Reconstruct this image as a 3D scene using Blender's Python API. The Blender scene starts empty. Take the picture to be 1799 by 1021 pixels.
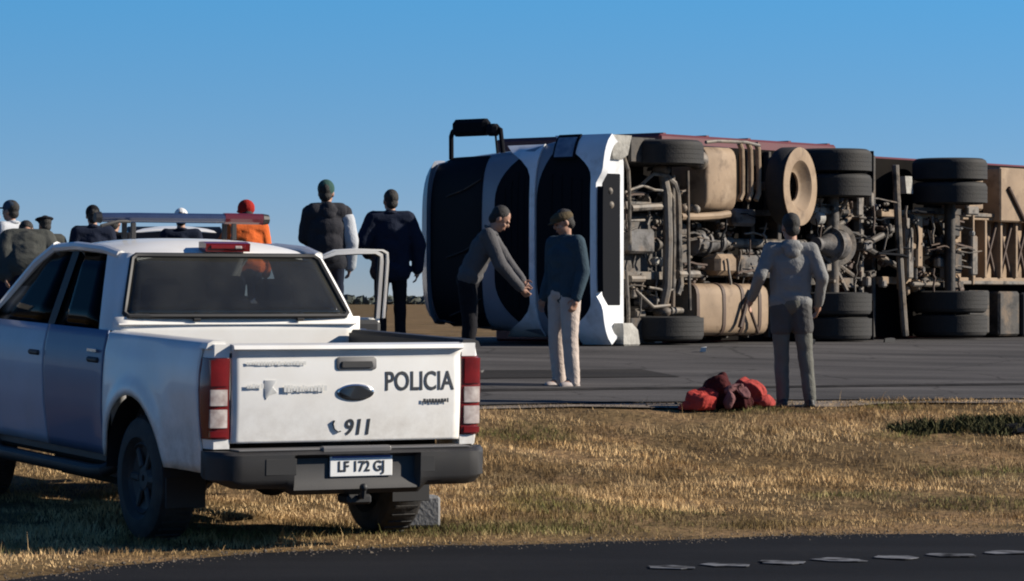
import bpy, math, random
import numpy as np
from mathutils import Vector, Matrix, noise

R = math.radians
rnd = random.Random(7)
nrg = np.random.default_rng(11)
scene = bpy.context.scene
col = scene.collection

# ------------------------------------------------------------------ camera, sky, sun, exposure
CAM_Z, FPX, CX, HY = 1.47, 5900.0, 899.5, 530.0
cam_data = bpy.data.cameras.new('camera')
cam = bpy.data.objects.new('camera', cam_data)
col.objects.link(cam)
cam.location = (0, 0, CAM_Z)
cam.rotation_euler = (R(90) + math.atan((HY - 510.5) / FPX), 0, 0)
cam_data.sensor_width = 36
cam_data.lens = 36 * FPX / 1799
cam_data.clip_start = 0.5
cam_data.clip_end = 9000
scene.camera = cam

SUN_EL = R(25)
SUN_AZ = Vector((0.998, 0.055, 0)).normalized()
SUN = Vector((SUN_AZ.x * math.cos(SUN_EL), SUN_AZ.y * math.cos(SUN_EL), math.sin(SUN_EL)))

world = bpy.data.worlds.new('World')
scene.world = world
world.use_nodes = True
wn, wl = world.node_tree.nodes, world.node_tree.links
wn.clear()
out = wn.new('ShaderNodeOutputWorld')
bg = wn.new('ShaderNodeBackground')
sky = wn.new('ShaderNodeTexSky')
sky.sky_type = 'NISHITA'
sky.sun_disc = False
sky.sun_elevation = SUN_EL
sky.sun_rotation = math.atan2(SUN_AZ.x, SUN_AZ.y)
sky.altitude = 200
sky.air_density = 1.0
sky.dust_density = 0.0
sky.ozone_density = 1.0
# clear winter air: the pale band hugs the horizon, so the dome is read at a raised elevation
tc = wn.new('ShaderNodeTexCoord')
sep = wn.new('ShaderNodeSeparateXYZ')
zup = wn.new('ShaderNodeMath'); zup.operation = 'MAXIMUM'; zup.inputs[1].default_value = 0.0
zpw = wn.new('ShaderNodeMath'); zpw.operation = 'POWER'; zpw.inputs[1].default_value = 1.0
zml = wn.new('ShaderNodeMath'); zml.operation = 'MULTIPLY_ADD'
zml.inputs[1].default_value = 3.0; zml.inputs[2].default_value = 0.10
cmb = wn.new('ShaderNodeCombineXYZ')
nrm = wn.new('ShaderNodeVectorMath'); nrm.operation = 'NORMALIZE'
wl.new(tc.outputs['Generated'], sep.inputs[0])
wl.new(sep.outputs['X'], cmb.inputs['X']); wl.new(sep.outputs['Y'], cmb.inputs['Y'])
wl.new(sep.outputs['Z'], zup.inputs[0]); wl.new(zup.outputs[0], zpw.inputs[0])
wl.new(zpw.outputs[0], zml.inputs[0]); wl.new(zml.outputs[0], cmb.inputs['Z'])
wl.new(cmb.outputs[0], nrm.inputs[0]); wl.new(nrm.outputs[0], sky.inputs['Vector'])
# the clear air above the pale horizon band is a deeper blue
kz = wn.new('ShaderNodeMapRange'); kz.inputs['From Max'].default_value = 0.09
tint = wn.new('ShaderNodeMix'); tint.data_type = 'RGBA'
tint.inputs['A'].default_value = (.70, .58, .59, 1); tint.inputs['B'].default_value = (.435, .97, 1.17, 1)
mul = wn.new('ShaderNodeMix'); mul.data_type = 'RGBA'; mul.blend_type = 'MULTIPLY'; mul.inputs['Factor'].default_value = 1.0
k2 = wn.new('ShaderNodeMapRange'); k2.inputs['From Min'].default_value = 0.09; k2.inputs['From Max'].default_value = 0.35
tin2 = wn.new('ShaderNodeMix'); tin2.data_type = 'RGBA'; tin2.inputs['B'].default_value = (.16, .44, .76, 1)  # tint above the view is darkened to cut skylight on shaded sides
wl.new(zup.outputs[0], k2.inputs['Value']); wl.new(k2.outputs[0], tin2.inputs['Factor']); wl.new(tint.outputs['Result'], tin2.inputs['A'])
wl.new(zup.outputs[0], kz.inputs['Value']); wl.new(kz.outputs[0], tint.inputs['Factor'])
wl.new(sky.outputs[0], mul.inputs['A']); wl.new(tin2.outputs['Result'], mul.inputs['B'])
wl.new(mul.outputs['Result'], bg.inputs['Color'])
bg.inputs['Strength'].default_value = 0.10
wl.new(bg.outputs[0], out.inputs['Surface'])

sun_data = bpy.data.lights.new('sun', 'SUN')
sun_data.energy = 5.0
sun_data.angle = R(0.5)
sun_data.color = (1.0, 0.91, 0.78)
sun = bpy.data.objects.new('sun', sun_data)
col.objects.link(sun)
sun.rotation_euler = SUN.to_track_quat('Z', 'Y').to_euler()
sun.location = (30, -15, 25)

scene.view_settings.view_transform = 'Standard'
scene.view_settings.look = 'None'
scene.view_settings.gamma = 1.0
scene.view_settings.exposure = 0.66
scene.view_settings.use_curve_mapping = False
scene.render.engine = 'CYCLES'
scene.cycles.use_denoising = True
scene.cycles.max_bounces = 6
scene.cycles.filter_width = 2.0          # soft phone-video lens

# ------------------------------------------------------------------ helpers
def tag(o, label=None, cat=None, group=None, kind=None):
    if label: o['label'] = label
    if cat: o['category'] = cat
    if group: o['group'] = group
    if kind: o['kind'] = kind
    return o

def empty(name, loc=(0, 0, 0), rot=(0, 0, 0)):
    o = bpy.data.objects.new(name, None)
    o.empty_display_size = 0.2
    o.location = loc
    o.rotation_euler = rot
    col.objects.link(o)
    return o

def link_mesh(name, me, mat=None, parent=None):
    o = bpy.data.objects.new(name, me)
    if mat: me.materials.append(mat) if not me.materials else None
    o.parent = parent
    col.objects.link(o)
    return o

def share(o, parent, loc=(0, 0, 0), rot=(0, 0, 0), scale=(1, 1, 1)):
    """a copy of one part (and its sub-parts) that shares the mesh"""
    c = o.copy(); col.objects.link(c); c.parent = parent
    c.location = loc; c.rotation_euler = rot; c.scale = scale
    for ch in list(o.children):
        d = ch.copy(); col.objects.link(d); d.parent = c
    return c

class MB:
    def __init__(self):
        self.v, self.f = [], []
    def add(self, v, f):
        n = len(self.v)
        self.v += [tuple(p) for p in v]
        self.f += [tuple(i + n for i in q) for q in f]
        return self
    def box(self, c, s, b=0.0, rot=None):
        hx, hy, hz = s[0] / 2, s[1] / 2, s[2] / 2
        b = min(b, hx * .95, hy * .95, hz * .95)
        c = Vector(c)
        tr = (lambda p: c + (rot @ Vector(p) if rot else Vector(p)))
        if b <= 0:
            v = [tr((sx * hx, sy * hy, sz * hz)) for sx in (-1, 1) for sy in (-1, 1) for sz in (-1, 1)]
            f = [(0, 1, 3, 2), (4, 6, 7, 5), (0, 4, 5, 1), (2, 3, 7, 6), (0, 2, 6, 4), (1, 5, 7, 3)]
            return self.add(v, f)
        v, idx = [], {}
        for sx in (-1, 1):
            for sy in (-1, 1):
                for sz in (-1, 1):
                    for a in range(3):
                        p = [sx * (hx - b), sy * (hy - b), sz * (hz - b)]
                        p[a] = (sx * hx, sy * hy, sz * hz)[a]
                        idx[(sx, sy, sz, a)] = len(v); v.append(tr(p))
        f = []
        I = idx
        for s_ in (-1, 1):
            q = [I[(s_, -1, -1, 0)], I[(s_, 1, -1, 0)], I[(s_, 1, 1, 0)], I[(s_, -1, 1, 0)]]; f.append(q if s_ > 0 else q[::-1])
            q = [I[(-1, s_, -1, 1)], I[(-1, s_, 1, 1)], I[(1, s_, 1, 1)], I[(1, s_, -1, 1)]]; f.append(q if s_ > 0 else q[::-1])
            q = [I[(-1, -1, s_, 2)], I[(1, -1, s_, 2)], I[(1, 1, s_, 2)], I[(-1, 1, s_, 2)]]; f.append(q if s_ > 0 else q[::-1])
        for a in (-1, 1):
            for c_ in (-1, 1):
                q = [I[(a, c_, -1, 0)], I[(a, c_, 1, 0)], I[(a, c_, 1, 1)], I[(a, c_, -1, 1)]]; f.append(q if a * c_ < 0 else q[::-1])
                q = [I[(a, -1, c_, 0)], I[(a, 1, c_, 0)], I[(a, 1, c_, 2)], I[(a, -1, c_, 2)]]; f.append(q if a * c_ > 0 else q[::-1])
                q = [I[(-1, a, c_, 1)], I[(1, a, c_, 1)], I[(1, a, c_, 2)], I[(-1, a, c_, 2)]]; f.append(q if a * c_ < 0 else q[::-1])
        for sx in (-1, 1):
            for sy in (-1, 1):
                for sz in (-1, 1):
                    q = [I[(sx, sy, sz, 0)], I[(sx, sy, sz, 1)], I[(sx, sy, sz, 2)]]
                    f.append(q if sx * sy * sz > 0 else q[::-1])
        return self.add(v, f)
    def tube(self, pts, r, n=8, caps=True, flat=None):
        pts = [Vector(p) for p in pts]
        rs = r if isinstance(r, (list, tuple)) else [r] * len(pts)
        t0 = (pts[1] - pts[0]).normalized()
        ref = Vector((0, 0, 1)) if abs(t0.z) < .9 else Vector((1, 0, 0))
        u = t0.cross(ref).normalized()
        rings = []
        for i, p in enumerate(pts):
            if i == 0: t = t0
            elif i == len(pts) - 1: t = (pts[i] - pts[i - 1]).normalized()
            else: t = ((pts[i] - pts[i - 1]).normalized() + (pts[i + 1] - pts[i]).normalized()).normalized()
            u = (u - t * u.dot(t)).normalized()
            w = t.cross(u)
            k = flat or 1.0
            rings.append([p + (u * math.cos(2 * math.pi * j / n) + w * math.sin(2 * math.pi * j / n) * k) * rs[i] for j in range(n)])
        return self.loft(rings, caps, caps)
    def loft(self, rings, cap0=True, cap1=True, closed=True):
        n = len(rings[0]); v = [p for r_ in rings for p in r_]; f = []
        for i in range(len(rings) - 1):
            for j in range(n if closed else n - 1):
                k = (j + 1) % n
                f.append((i * n + j, i * n + k, (i + 1) * n + k, (i + 1) * n + j))
        if cap0: f.append(tuple(range(n))[::-1])
        if cap1: f.append(tuple((len(rings) - 1) * n + j for j in range(n)))
        return self.add(v, f)
    def lathe(self, prof, o, ax, n=28, closed_profile=False):
        o, ax = Vector(o), Vector(ax).normalized()
        ref = Vector((0, 0, 1)) if abs(ax.z) < .9 else Vector((1, 0, 0))
        u = ax.cross(ref).normalized(); w = ax.cross(u)
        if closed_profile: prof = list(prof) + [prof[0]]
        rings = [[o + ax * a + (u * math.cos(2 * math.pi * j / n) + w * math.sin(2 * math.pi * j / n)) * max(r_, 1e-4) for j in range(n)] for a, r_ in prof]
        return self.loft(rings, not closed_profile, not closed_profile)
    def prism(self, poly, vec):
        vec = Vector(vec); a = [Vector(p) for p in poly]
        return self.loft([a, [p + vec for p in a]])
    def grid(self, fn, nu, nv):
        v = [fn(i / nu, j / nv) for i in range(nu + 1) for j in range(nv + 1)]
        f = [(i * (nv + 1) + j, (i + 1) * (nv + 1) + j, (i + 1) * (nv + 1) + j + 1, i * (nv + 1) + j + 1) for i in range(nu) for j in range(nv)]
        return self.add(v, f)
    def ell(self, c, r, rot=None, n=14, m=9):
        c = Vector(c); rings = []
        for i in range(m + 1):
            a = math.pi * (i + .0) / m
            a = min(max(a, .02), math.pi - .02)
            ring = []
            for j in range(n):
                b = 2 * math.pi * j / n
                p = Vector((r[0] * math.sin(a) * math.cos(b), r[1] * math.sin(a) * math.sin(b), r[2] * math.cos(a)))
                ring.append(c + (rot @ p if rot else p))
            rings.append(ring)
        return self.loft(rings[::-1])
    def cap(self, a, b, ra, rb, n=12):
        """tapered capsule"""
        a, b = Vector(a), Vector(b)
        t = (b - a).normalized() if (b - a).length > 1e-6 else Vector((0, 0, 1))
        ref = Vector((0, 0, 1)) if abs(t.z) < .9 else Vector((1, 0, 0))
        u = t.cross(ref).normalized(); w = t.cross(u); rings = []
        for c, r_, angs in ((a, ra, (-88, -55, -20, 0)), (b, rb, (0, 20, 55, 88))):
            for g in angs:
                rr, dd = r_ * math.cos(R(g)), r_ * math.sin(R(g))
                rings.append([c + t * dd + (u * math.cos(2 * math.pi * j / n) + w * math.sin(2 * math.pi * j / n)) * rr for j in range(n)])
        return self.loft(rings)
    def mirror_x(self):
        n = len(self.v)
        self.v += [(-p[0], p[1], p[2]) for p in self.v[:n]]
        self.f += [tuple(i + n for i in q[::-1]) for q in list(self.f)]
        return self
    def mesh(self, name):
        me = bpy.data.meshes.new(name)
        me.from_pydata(self.v, [], self.f)
        me.update()
        return me
    def build(self, name, mat, parent=None, smooth=35, fix=True, solid=0.0, offset=-1):
        me = self.mesh(name)
        if fix:
            import bmesh
            bm = bmesh.new(); bm.from_mesh(me)
            bmesh.ops.recalc_face_normals(bm, faces=bm.faces)
            bm.to_mesh(me); bm.free()
        if smooth:
            me.polygons.foreach_set('use_smooth', [True] * len(me.polygons))
            me.set_sharp_from_angle(angle=R(smooth))
        o = link_mesh(name, me, mat, parent)
        if solid:
            m = o.modifiers.new('thickness', 'SOLIDIFY'); m.thickness = solid; m.offset = offset
        return o

def text_mesh(name, s, size, mat, parent, loc, rot, sx=1.0, ext=.0015, bold=0.0, shear=0.0):
    cu = bpy.data.curves.new(name, 'FONT')
    cu.body = s; cu.size = size; cu.extrude = ext; cu.offset = bold; cu.align_x = 'CENTER'; cu.shear = shear
    cu.resolution_u = 4
    t = bpy.data.objects.new('tmp_text', cu); col.objects.link(t)
    dg = bpy.context.evaluated_depsgraph_get()
    me = bpy.data.meshes.new_from_object(t.evaluated_get(dg))
    bpy.data.objects.remove(t)
    me.name = name
    me.materials.clear()
    o = link_mesh(name, me, mat, parent)
    o.location = loc; o.rotation_euler = rot; o.scale = (sx, 1, 1)
    return o

# ------------------------------------------------------------------ materials
def mat(name, c, rough=.6, metal=0.0, c2=None, scale=6.0, amt=.5, bump=0.0, bscale=40.0, coat=0.0, spec=.5, detail=5, sharp=(.35, .7)):
    m = bpy.data.materials.new(name); m.use_nodes = True
    n, l = m.node_tree.nodes, m.node_tree.links
    p = n['Principled BSDF']
    p.inputs['Base Color'].default_value = (*c, 1)
    p.inputs['Roughness'].default_value = rough
    p.inputs['Metallic'].default_value = metal
    p.inputs['Specular IOR Level'].default_value = spec
    p.inputs['Coat Weight'].default_value = coat
    p.inputs['Coat Roughness'].default_value = .06
    t = n.new('ShaderNodeTexCoord')
    if c2:
        ns = n.new('ShaderNodeTexNoise'); ns.inputs['Scale'].default_value = scale; ns.inputs['Detail'].default_value = detail
        l.new(t.outputs['Object'], ns.inputs['Vector'])
        rp = n.new('ShaderNodeMapRange'); rp.inputs['From Min'].default_value = sharp[0]; rp.inputs['From Max'].default_value = sharp[1]
        rp.inputs['To Max'].default_value = amt
        mx = n.new('ShaderNodeMix'); mx.data_type = 'RGBA'
        mx.inputs['A'].default_value = (*c, 1); mx.inputs['B'].default_value = (*c2, 1)
        l.new(ns.outputs['Fac'], rp.inputs['Value']); l.new(rp.outputs[0], mx.inputs['Factor'])
        l.new(mx.outputs['Result'], p.inputs['Base Color'])
    if bump:
        nb = n.new('ShaderNodeTexNoise'); nb.inputs['Scale'].default_value = bscale; nb.inputs['Detail'].default_value = 4
        l.new(t.outputs['Object'], nb.inputs['Vector'])
        bp = n.new('ShaderNodeBump'); bp.inputs['Strength'].default_value = bump; bp.inputs['Distance'].default_value = .02
        l.new(nb.outputs['Fac'], bp.inputs['Height']); l.new(bp.outputs[0], p.inputs['Normal'])
    return m

def glass(name, tint, gloss=(1, 1, 1), ior=1.45, rough=.02, dust_sheen=0.0):
    m = bpy.data.materials.new(name); m.use_nodes = True
    n, l = m.node_tree.nodes, m.node_tree.links
    n.remove(n['Principled BSDF'])
    tr = n.new('ShaderNodeBsdfTransparent'); tr.inputs[0].default_value = (*tint, 1)
    gl = n.new('ShaderNodeBsdfGlossy'); gl.inputs[0].default_value = (*gloss, 1); gl.inputs['Roughness'].default_value = rough
    fr = n.new('ShaderNodeFresnel'); fr.inputs[0].default_value = ior
    mx = n.new('ShaderNodeMixShader')
    l.new(fr.outputs[0], mx.inputs[0]); l.new(tr.outputs[0], mx.inputs[1]); l.new(gl.outputs[0], mx.inputs[2])
    last = mx
    if dust_sheen:
        df = n.new('ShaderNodeBsdfDiffuse'); df.inputs[0].default_value = (.42, .42, .38, 1)  # pale diffuse share paints a grey reflection onto the glass
        m2 = n.new('ShaderNodeMixShader')
        t = n.new('ShaderNodeTexCoord'); ns = n.new('ShaderNodeTexNoise'); ns.inputs['Scale'].default_value = 2.2; ns.inputs['Detail'].default_value = 6
        rp = n.new('ShaderNodeMapRange'); rp.inputs['From Min'].default_value = .3; rp.inputs['From Max'].default_value = .75
        rp.inputs['To Min'].default_value = dust_sheen * .35; rp.inputs['To Max'].default_value = dust_sheen * 1.5
        l.new(t.outputs['Object'], ns.inputs['Vector']); l.new(ns.outputs['Fac'], rp.inputs['Value'])
        l.new(rp.outputs[0], m2.inputs[0]); l.new(mx.outputs[0], m2.inputs[1]); l.new(df.outputs[0], m2.inputs[2])
        last = m2
    l.new(last.outputs[0], n['Material Output'].inputs['Surface'])
    return m

MT = {}
MT['white'] = mat('white_paint', (.80, .79, .76), .38, 0, (.60, .55, .47), 3.5, .30, coat=.25)
def low_dirt(m, z0=.45, z1=1.0, amt=.55, colr=(.20, .15, .10)):
    n, l = m.node_tree.nodes, m.node_tree.links
    p = n['Principled BSDF']; src = p.inputs['Base Color'].links[0].from_socket
    t = n.new('ShaderNodeTexCoord'); sp = n.new('ShaderNodeSeparateXYZ'); ns = n.new('ShaderNodeTexNoise')
    ns.inputs['Scale'].default_value = 9; ns.inputs['Detail'].default_value = 9; ns.inputs['Roughness'].default_value = .7
    l.new(t.outputs['Object'], sp.inputs[0]); l.new(t.outputs['Object'], ns.inputs['Vector'])
    a = n.new('ShaderNodeMapRange'); a.inputs['From Min'].default_value = z1; a.inputs['From Max'].default_value = z0; l.new(sp.outputs['Z'], a.inputs['Value'])
    b = n.new('ShaderNodeMapRange'); b.inputs['From Min'].default_value = .40; b.inputs['From Max'].default_value = .72; l.new(ns.outputs['Fac'], b.inputs['Value'])
    q = n.new('ShaderNodeMath'); q.operation = 'MULTIPLY'; l.new(a.outputs[0], q.inputs[0]); l.new(b.outputs[0], q.inputs[1])
    q2 = n.new('ShaderNodeMath'); q2.operation = 'MULTIPLY'; q2.inputs[1].default_value = amt; l.new(q.outputs[0], q2.inputs[0])
    mx = n.new('ShaderNodeMix'); mx.data_type = 'RGBA'; mx.inputs['B'].default_value = (*colr, 1)
    l.new(q2.outputs[0], mx.inputs['Factor']); l.new(src, mx.inputs['A']); l.new(mx.outputs['Result'], p.inputs['Base Color'])
low_dirt(MT['white'])
MT['plastic'] = mat('black_plastic', (.014, .014, .016), .55, 0, (.032, .029, .026), 5, .5, bump=.05, bscale=300)
MT['greyplastic'] = mat('grey_plastic', (.10, .10, .105), .5, 0, (.14, .13, .12), 6, .5)
MT['rubber'] = mat('tyre_rubber', (.014, .014, .015), .72, 0, (.06, .052, .043), 8, .55, bump=.15, bscale=60)
MT['dustrubber'] = mat('dusty_tyre_rubber', (.0085, .0085, .009), .8, 0, (.026, .023, .020), 5, .5, bump=.2, bscale=50)
MT['alloy'] = mat('wheel_alloy', (.42, .42, .43), .35, .8, (.2, .18, .15), 9, .5)
MT['steelrim'] = mat('dirty_steel_rim', (.05, .05, .052), .6, .3, (.03, .027, .024), 9, .6)
MT['chrome'] = mat('chrome', (.62, .62, .63), .18, 1.0)
MT['navy'] = mat('navy_decal', (.010, .020, .060), .85, 0, (.018, .03, .075), 4, .5, spec=.1)
MT['doorblue'] = mat('dark_blue_door', (.075, .11, .21), .45, 0, (.11, .14, .22), 3, .5, coat=.15)  # rear doors, much darker and bluer than the white bed sides
MT['doorgrey'] = mat('grey_blue_door', (.32, .37, .48), .42, 0, (.26, .29, .36), 3, .5, coat=.15)  # left front door, greyer and bluer than the white body
MT['ink'] = mat('black_lettering', (.018, .022, .03), .5)
MT['greyink'] = mat('grey_lettering', (.60, .60, .58), .5)
MT['badge'] = mat('badge_blue', (.02, .022, .026), .25, .0, coat=.6)
MT['plate'] = mat('number_plate_white', (.8, .8, .78), .45)
MT['platebar'] = mat('number_plate_blue', (.03, .06, .25), .45)
MT['red'] = mat('red_lens', (.20, .008, .010), .22, 0, (.08, .004, .005), 8, .8, coat=.8)
MT['clear'] = mat('clear_lens', (.36, .29, .27), .25, 0, (.62, .56, .52), 22, .9, coat=.8)
MT['darkred'] = mat('dark_red_lens', (.15, .008, .008), .25, coat=.7)
MT['amber'] = mat('amber_lens', (.5, .16, .02), .25, coat=.7)
MT['interior'] = mat('interior_grey', (.035, .036, .038), .8)
MT['seat'] = mat('seat_cloth', (.03, .032, .035), .9, bump=.1)
MT['glass'] = glass('tinted_glass', (.50, .52, .51), dust_sheen=.055)
MT['sideglass'] = glass('dark_side_glass', (.05, .054, .062), gloss=(.35, .35, .35), ior=1.3)
MT['seal'] = mat('rubber_seal', (.012, .012, .013), .6)
MT['bar'] = mat('light_bar_blue', (.020, .032, .075), .25, 0, (.03, .05, .11), 10, .5, coat=.8)
MT['barred'] = mat('light_bar_red', (.10, .012, .016), .25, coat=.8)
# ------------------------------------------------------------------ terrain
PHI = R(20)
CP, SP = math.cos(PHI), math.sin(PHI)
PROF = [(-4000, -.3), (-60, 0), (10, 0), (19.0, 0), (20.4, .0), (23.6, .10), (28.3, .50), (28.8, .515), (36.6, .915), (42, .935), (47, .92), (52, .6), (62, .42), (160, .40), (7000, .30)]
PV = np.array([p[0] for p in PROF], float); PZ = np.array([p[1] for p in PROF], float)
def base_z(v):
    return np.interp(v, PV, PZ)
def uv_of(x, y): return x * CP + y * SP, -x * SP + y * CP
def xy_of(u, v): return u * CP - v * SP, u * SP + v * CP
def lumps(x, y):
    return .018 * np.sin(x * 2.1 + y * .7) * np.sin(y * 1.3 - x * .4) + .012 * np.sin(x * 5.3 + 1.3) * np.sin(y * 3.1 + x) + .008 * np.sin(x * 9 + y * 7)
def verge_w(v):
    """1 on the grass bank, 0 on the roads"""
    return np.clip((v - 19.3) / 1.2, 0, 1) * np.clip((28.5 - v) / .6, 0, 1) + np.clip((v - 49) / 4, 0, 1)
def ground(x, y):
    u, v = uv_of(np.asarray(x, float), np.asarray(y, float))
    return base_z(v) + lumps(np.asarray(x, float), np.asarray(y, float)) * verge_w(v)
def gz(x, y): return float(ground(x, y))
def at(px, Y): return (px - CX) / FPX * Y

def sheet(name, us, vs, zoff, material, zfn=None, vjit=None):
    U, V = np.meshgrid(us, vs, indexing='ij')
    if vjit is not None: V = V + vjit(U, V)
    X, Y = xy_of(U, V)
    Z = (zfn(X, Y) if zfn else ground(X, Y)) + zoff
    nu, nv = U.shape
    me = bpy.data.meshes.new(name)
    verts = np.stack([X, Y, Z], -1).reshape(-1, 3)
    idx = np.arange(nu * nv).reshape(nu, nv)
    faces = np.stack([idx[:-1, :-1], idx[1:, :-1], idx[1:, 1:], idx[:-1, 1:]], -1).reshape(-1, 4)
    me.from_pydata(verts.tolist(), [], faces.tolist())
    me.polygons.foreach_set('use_smooth', [True] * len(me.polygons))
    me.update()
    return link_mesh(name, me, material)

def soil_material():
    m = bpy.data.materials.new('dry_soil_and_grass'); m.use_nodes = True
    n, l = m.node_tree.nodes, m.node_tree.links; p = n['Principled BSDF']
    p.inputs['Roughness'].default_value = .95; p.inputs['Specular IOR Level'].default_value = .1
    g = n.new('ShaderNodeNewGeometry')
    n1 = n.new('ShaderNodeTexNoise'); n1.inputs['Scale'].default_value = .9; n1.inputs['Detail'].default_value = 8
    n2 = n.new('ShaderNodeTexNoise'); n2.inputs['Scale'].default_value = 14; n2.inputs['Detail'].default_value = 6
    for q in (n1, n2): l.new(g.outputs['Position'], q.inputs['Vector'])
    r1 = n.new('ShaderNodeValToRGB'); e = r1.color_ramp.elements
    e[0].position = .32; e[0].color = (.10, .065, .030, 1); e[1].position = .68; e[1].color = (.29, .19, .10, 1)
    k = e.new(.5); k.color = (.165, .115, .055, 1)
    r2 = n.new('ShaderNodeValToRGB'); e = r2.color_ramp.elements
    e[0].position = .3; e[0].color = (.45, .42, .38, 1); e[1].position = .7; e[1].color = (1.15, 1.1, 1.05, 1)
    mx = n.new('ShaderNodeMix'); mx.data_type = 'RGBA'; mx.blend_type = 'MULTIPLY'; mx.inputs['Factor'].default_value = 1
    l.new(n1.outputs['Fac'], r1.inputs[0]); l.new(n2.outputs['Fac'], r2.inputs[0])
    l.new(r1.outputs[0], mx.inputs['A']); l.new(r2.outputs[0], mx.inputs['B']); l.new(mx.outputs['Result'], p.inputs['Base Color'])
    bp = n.new('ShaderNodeBump'); bp.inputs['Strength'].default_value = .6; bp.inputs['Distance'].default_value = .05
    l.new(n2.outputs['Fac'], bp.inputs['Height']); l.new(bp.outputs[0], p.inputs['Normal'])
    return m

def asphalt_material(name, c1, c2, c3, stain=.5):
    m = bpy.data.materials.new(name); m.use_nodes = True
    n, l = m.node_tree.nodes, m.node_tree.links; p = n['Principled BSDF']
    p.inputs['Roughness'].default_value = .95; p.inputs['Specular IOR Level'].default_value = .08
    g = n.new('ShaderNodeNewGeometry')
    mp = n.new('ShaderNodeMapping'); mp.inputs['Rotation'].default_value = (0, 0, -PHI); mp.inputs['Scale'].default_value = (.25, 1.3, 1)
    n1 = n.new('ShaderNodeTexNoise'); n1.inputs['Scale'].default_value = 1.2; n1.inputs['Detail'].default_value = 7
    n2 = n.new('ShaderNodeTexNoise'); n2.inputs['Scale'].default_value = 90; n2.inputs['Detail'].default_value = 3
    vo = n.new('ShaderNodeTexVoronoi'); vo.feature = 'DISTANCE_TO_EDGE'; vo.inputs['Scale'].default_value = .55
    l.new(g.outputs['Position'], mp.inputs[0]); l.new(mp.outputs[0], n1.inputs['Vector']); l.new(g.outputs['Position'], n2.inputs['Vector'])
    ad = n.new('ShaderNodeMix'); ad.data_type = 'RGBA'; ad.blend_type = 'LINEAR_LIGHT'; ad.inputs['Factor'].default_value = .25
    l.new(g.outputs['Position'], ad.inputs['A']); l.new(n1.outputs['Color'], ad.inputs['B']); l.new(ad.outputs['Result'], vo.inputs['Vector'])
    r1 = n.new('ShaderNodeValToRGB'); e = r1.color_ramp.elements
    e[0].position = .35; e[0].color = (*c1, 1); e[1].position = .68; e[1].color = (*c2, 1)
    l.new(n1.outputs['Fac'], r1.inputs[0])
    r2 = n.new('ShaderNodeMapRange'); r2.inputs['From Min'].default_value = .3; r2.inputs['From Max'].default_value = .7
    r2.inputs['To Min'].default_value = .75; r2.inputs['To Max'].default_value = 1.25
    l.new(n2.outputs['Fac'], r2.inputs[0])
    mx = n.new('ShaderNodeMix'); mx.data_type = 'RGBA'; mx.blend_type = 'MULTIPLY'; mx.inputs['Factor'].default_value = 1
    l.new(r1.outputs[0], mx.inputs['A']); l.new(r2.outputs[0], mx.inputs['B'])
    cr = n.new('ShaderNodeMapRange'); cr.inputs['From Min'].default_value = .0; cr.inputs['From Max'].default_value = .012
    cr.inputs['To Min'].default_value = stain; cr.inputs['To Max'].default_value = 0
    l.new(vo.outputs['Distance'], cr.inputs[0])
    m2 = n.new('ShaderNodeMix'); m2.data_type = 'RGBA'; m2.inputs['B'].default_value = (*c3, 1)
    l.new(cr.outputs[0], m2.inputs['Factor']); l.new(mx.outputs['Result'], m2.inputs['A']); l.new(m2.outputs['Result'], p.inputs['Base Color'])
    bp = n.new('ShaderNodeBump'); bp.inputs['Strength'].default_value = .35; bp.inputs['Distance'].default_value = .01
    l.new(n2.outputs['Fac'], bp.inputs['Height']); l.new(bp.outputs[0], p.inputs['Normal'])
    return m

MT['soil'] = soil_material()
MT['asphalt'] = asphalt_material('highway_asphalt', (.048, .046, .046), (.102, .096, .094), (.016, .015, .015), .6)
MT['shadedasphalt'] = asphalt_material('frontage_asphalt', (.0075, .008, .010), (.013, .0135, .016), (.03, .028, .026), .15)  # near-black bluish base colour paints the shade on this road
MT['sand'] = mat('sandy_shoulder', (.20, .155, .115), .95, 0, (.11, .085, .06), 3, .9, bump=.5, bscale=30)
MT['paint'] = mat('road_paint', (.17, .175, .19), .9, 0, (.015, .015, .016), 7, 1.0, sharp=(.38, .62), spec=.05)

us = np.concatenate([np.linspace(-6000, -200, 12), np.linspace(-150, -20, 14), np.linspace(-18, 34, 209), np.linspace(40, 200, 14), np.linspace(300, 6000, 10)])
vs = np.concatenate([np.linspace(-3000, -40, 8), np.linspace(-30, 16, 12), np.linspace(17, 30, 105), np.linspace(30.5, 60, 50), np.linspace(65, 200, 14), np.linspace(300, 7000, 16)])
tag(sheet('ground', us, vs, 0.0, MT['soil']), kind='structure')
u_h = np.concatenate([np.linspace(-2500, -30, 20), np.linspace(-25, 40, 131), np.linspace(50, 2500, 20)])
tag(sheet('highway', u_h, np.linspace(28.75, 47, 50), .03, MT['asphalt'],
          zfn=lambda X, Y: base_z(uv_of(X, Y)[1]),
          vjit=lambda U, V: np.where(V < 28.8, .10 * np.sin(U * 1.1) + .06 * np.sin(U * 2.9 + 1) + .04 * np.sin(U * 7.3), 0)), kind='structure')
tag(sheet('shoulder', u_h, np.linspace(28.25, 29.15, 5), .016, MT['sand'],
          zfn=lambda X, Y: base_z(uv_of(X, Y)[1]),
          vjit=lambda U, V: np.where(V < 28.4, .12 * np.sin(U * 1.7 + 2) + .08 * np.sin(U * 4.1) + .05 * np.sin(U * 9.7), 0)), kind='structure')
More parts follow.
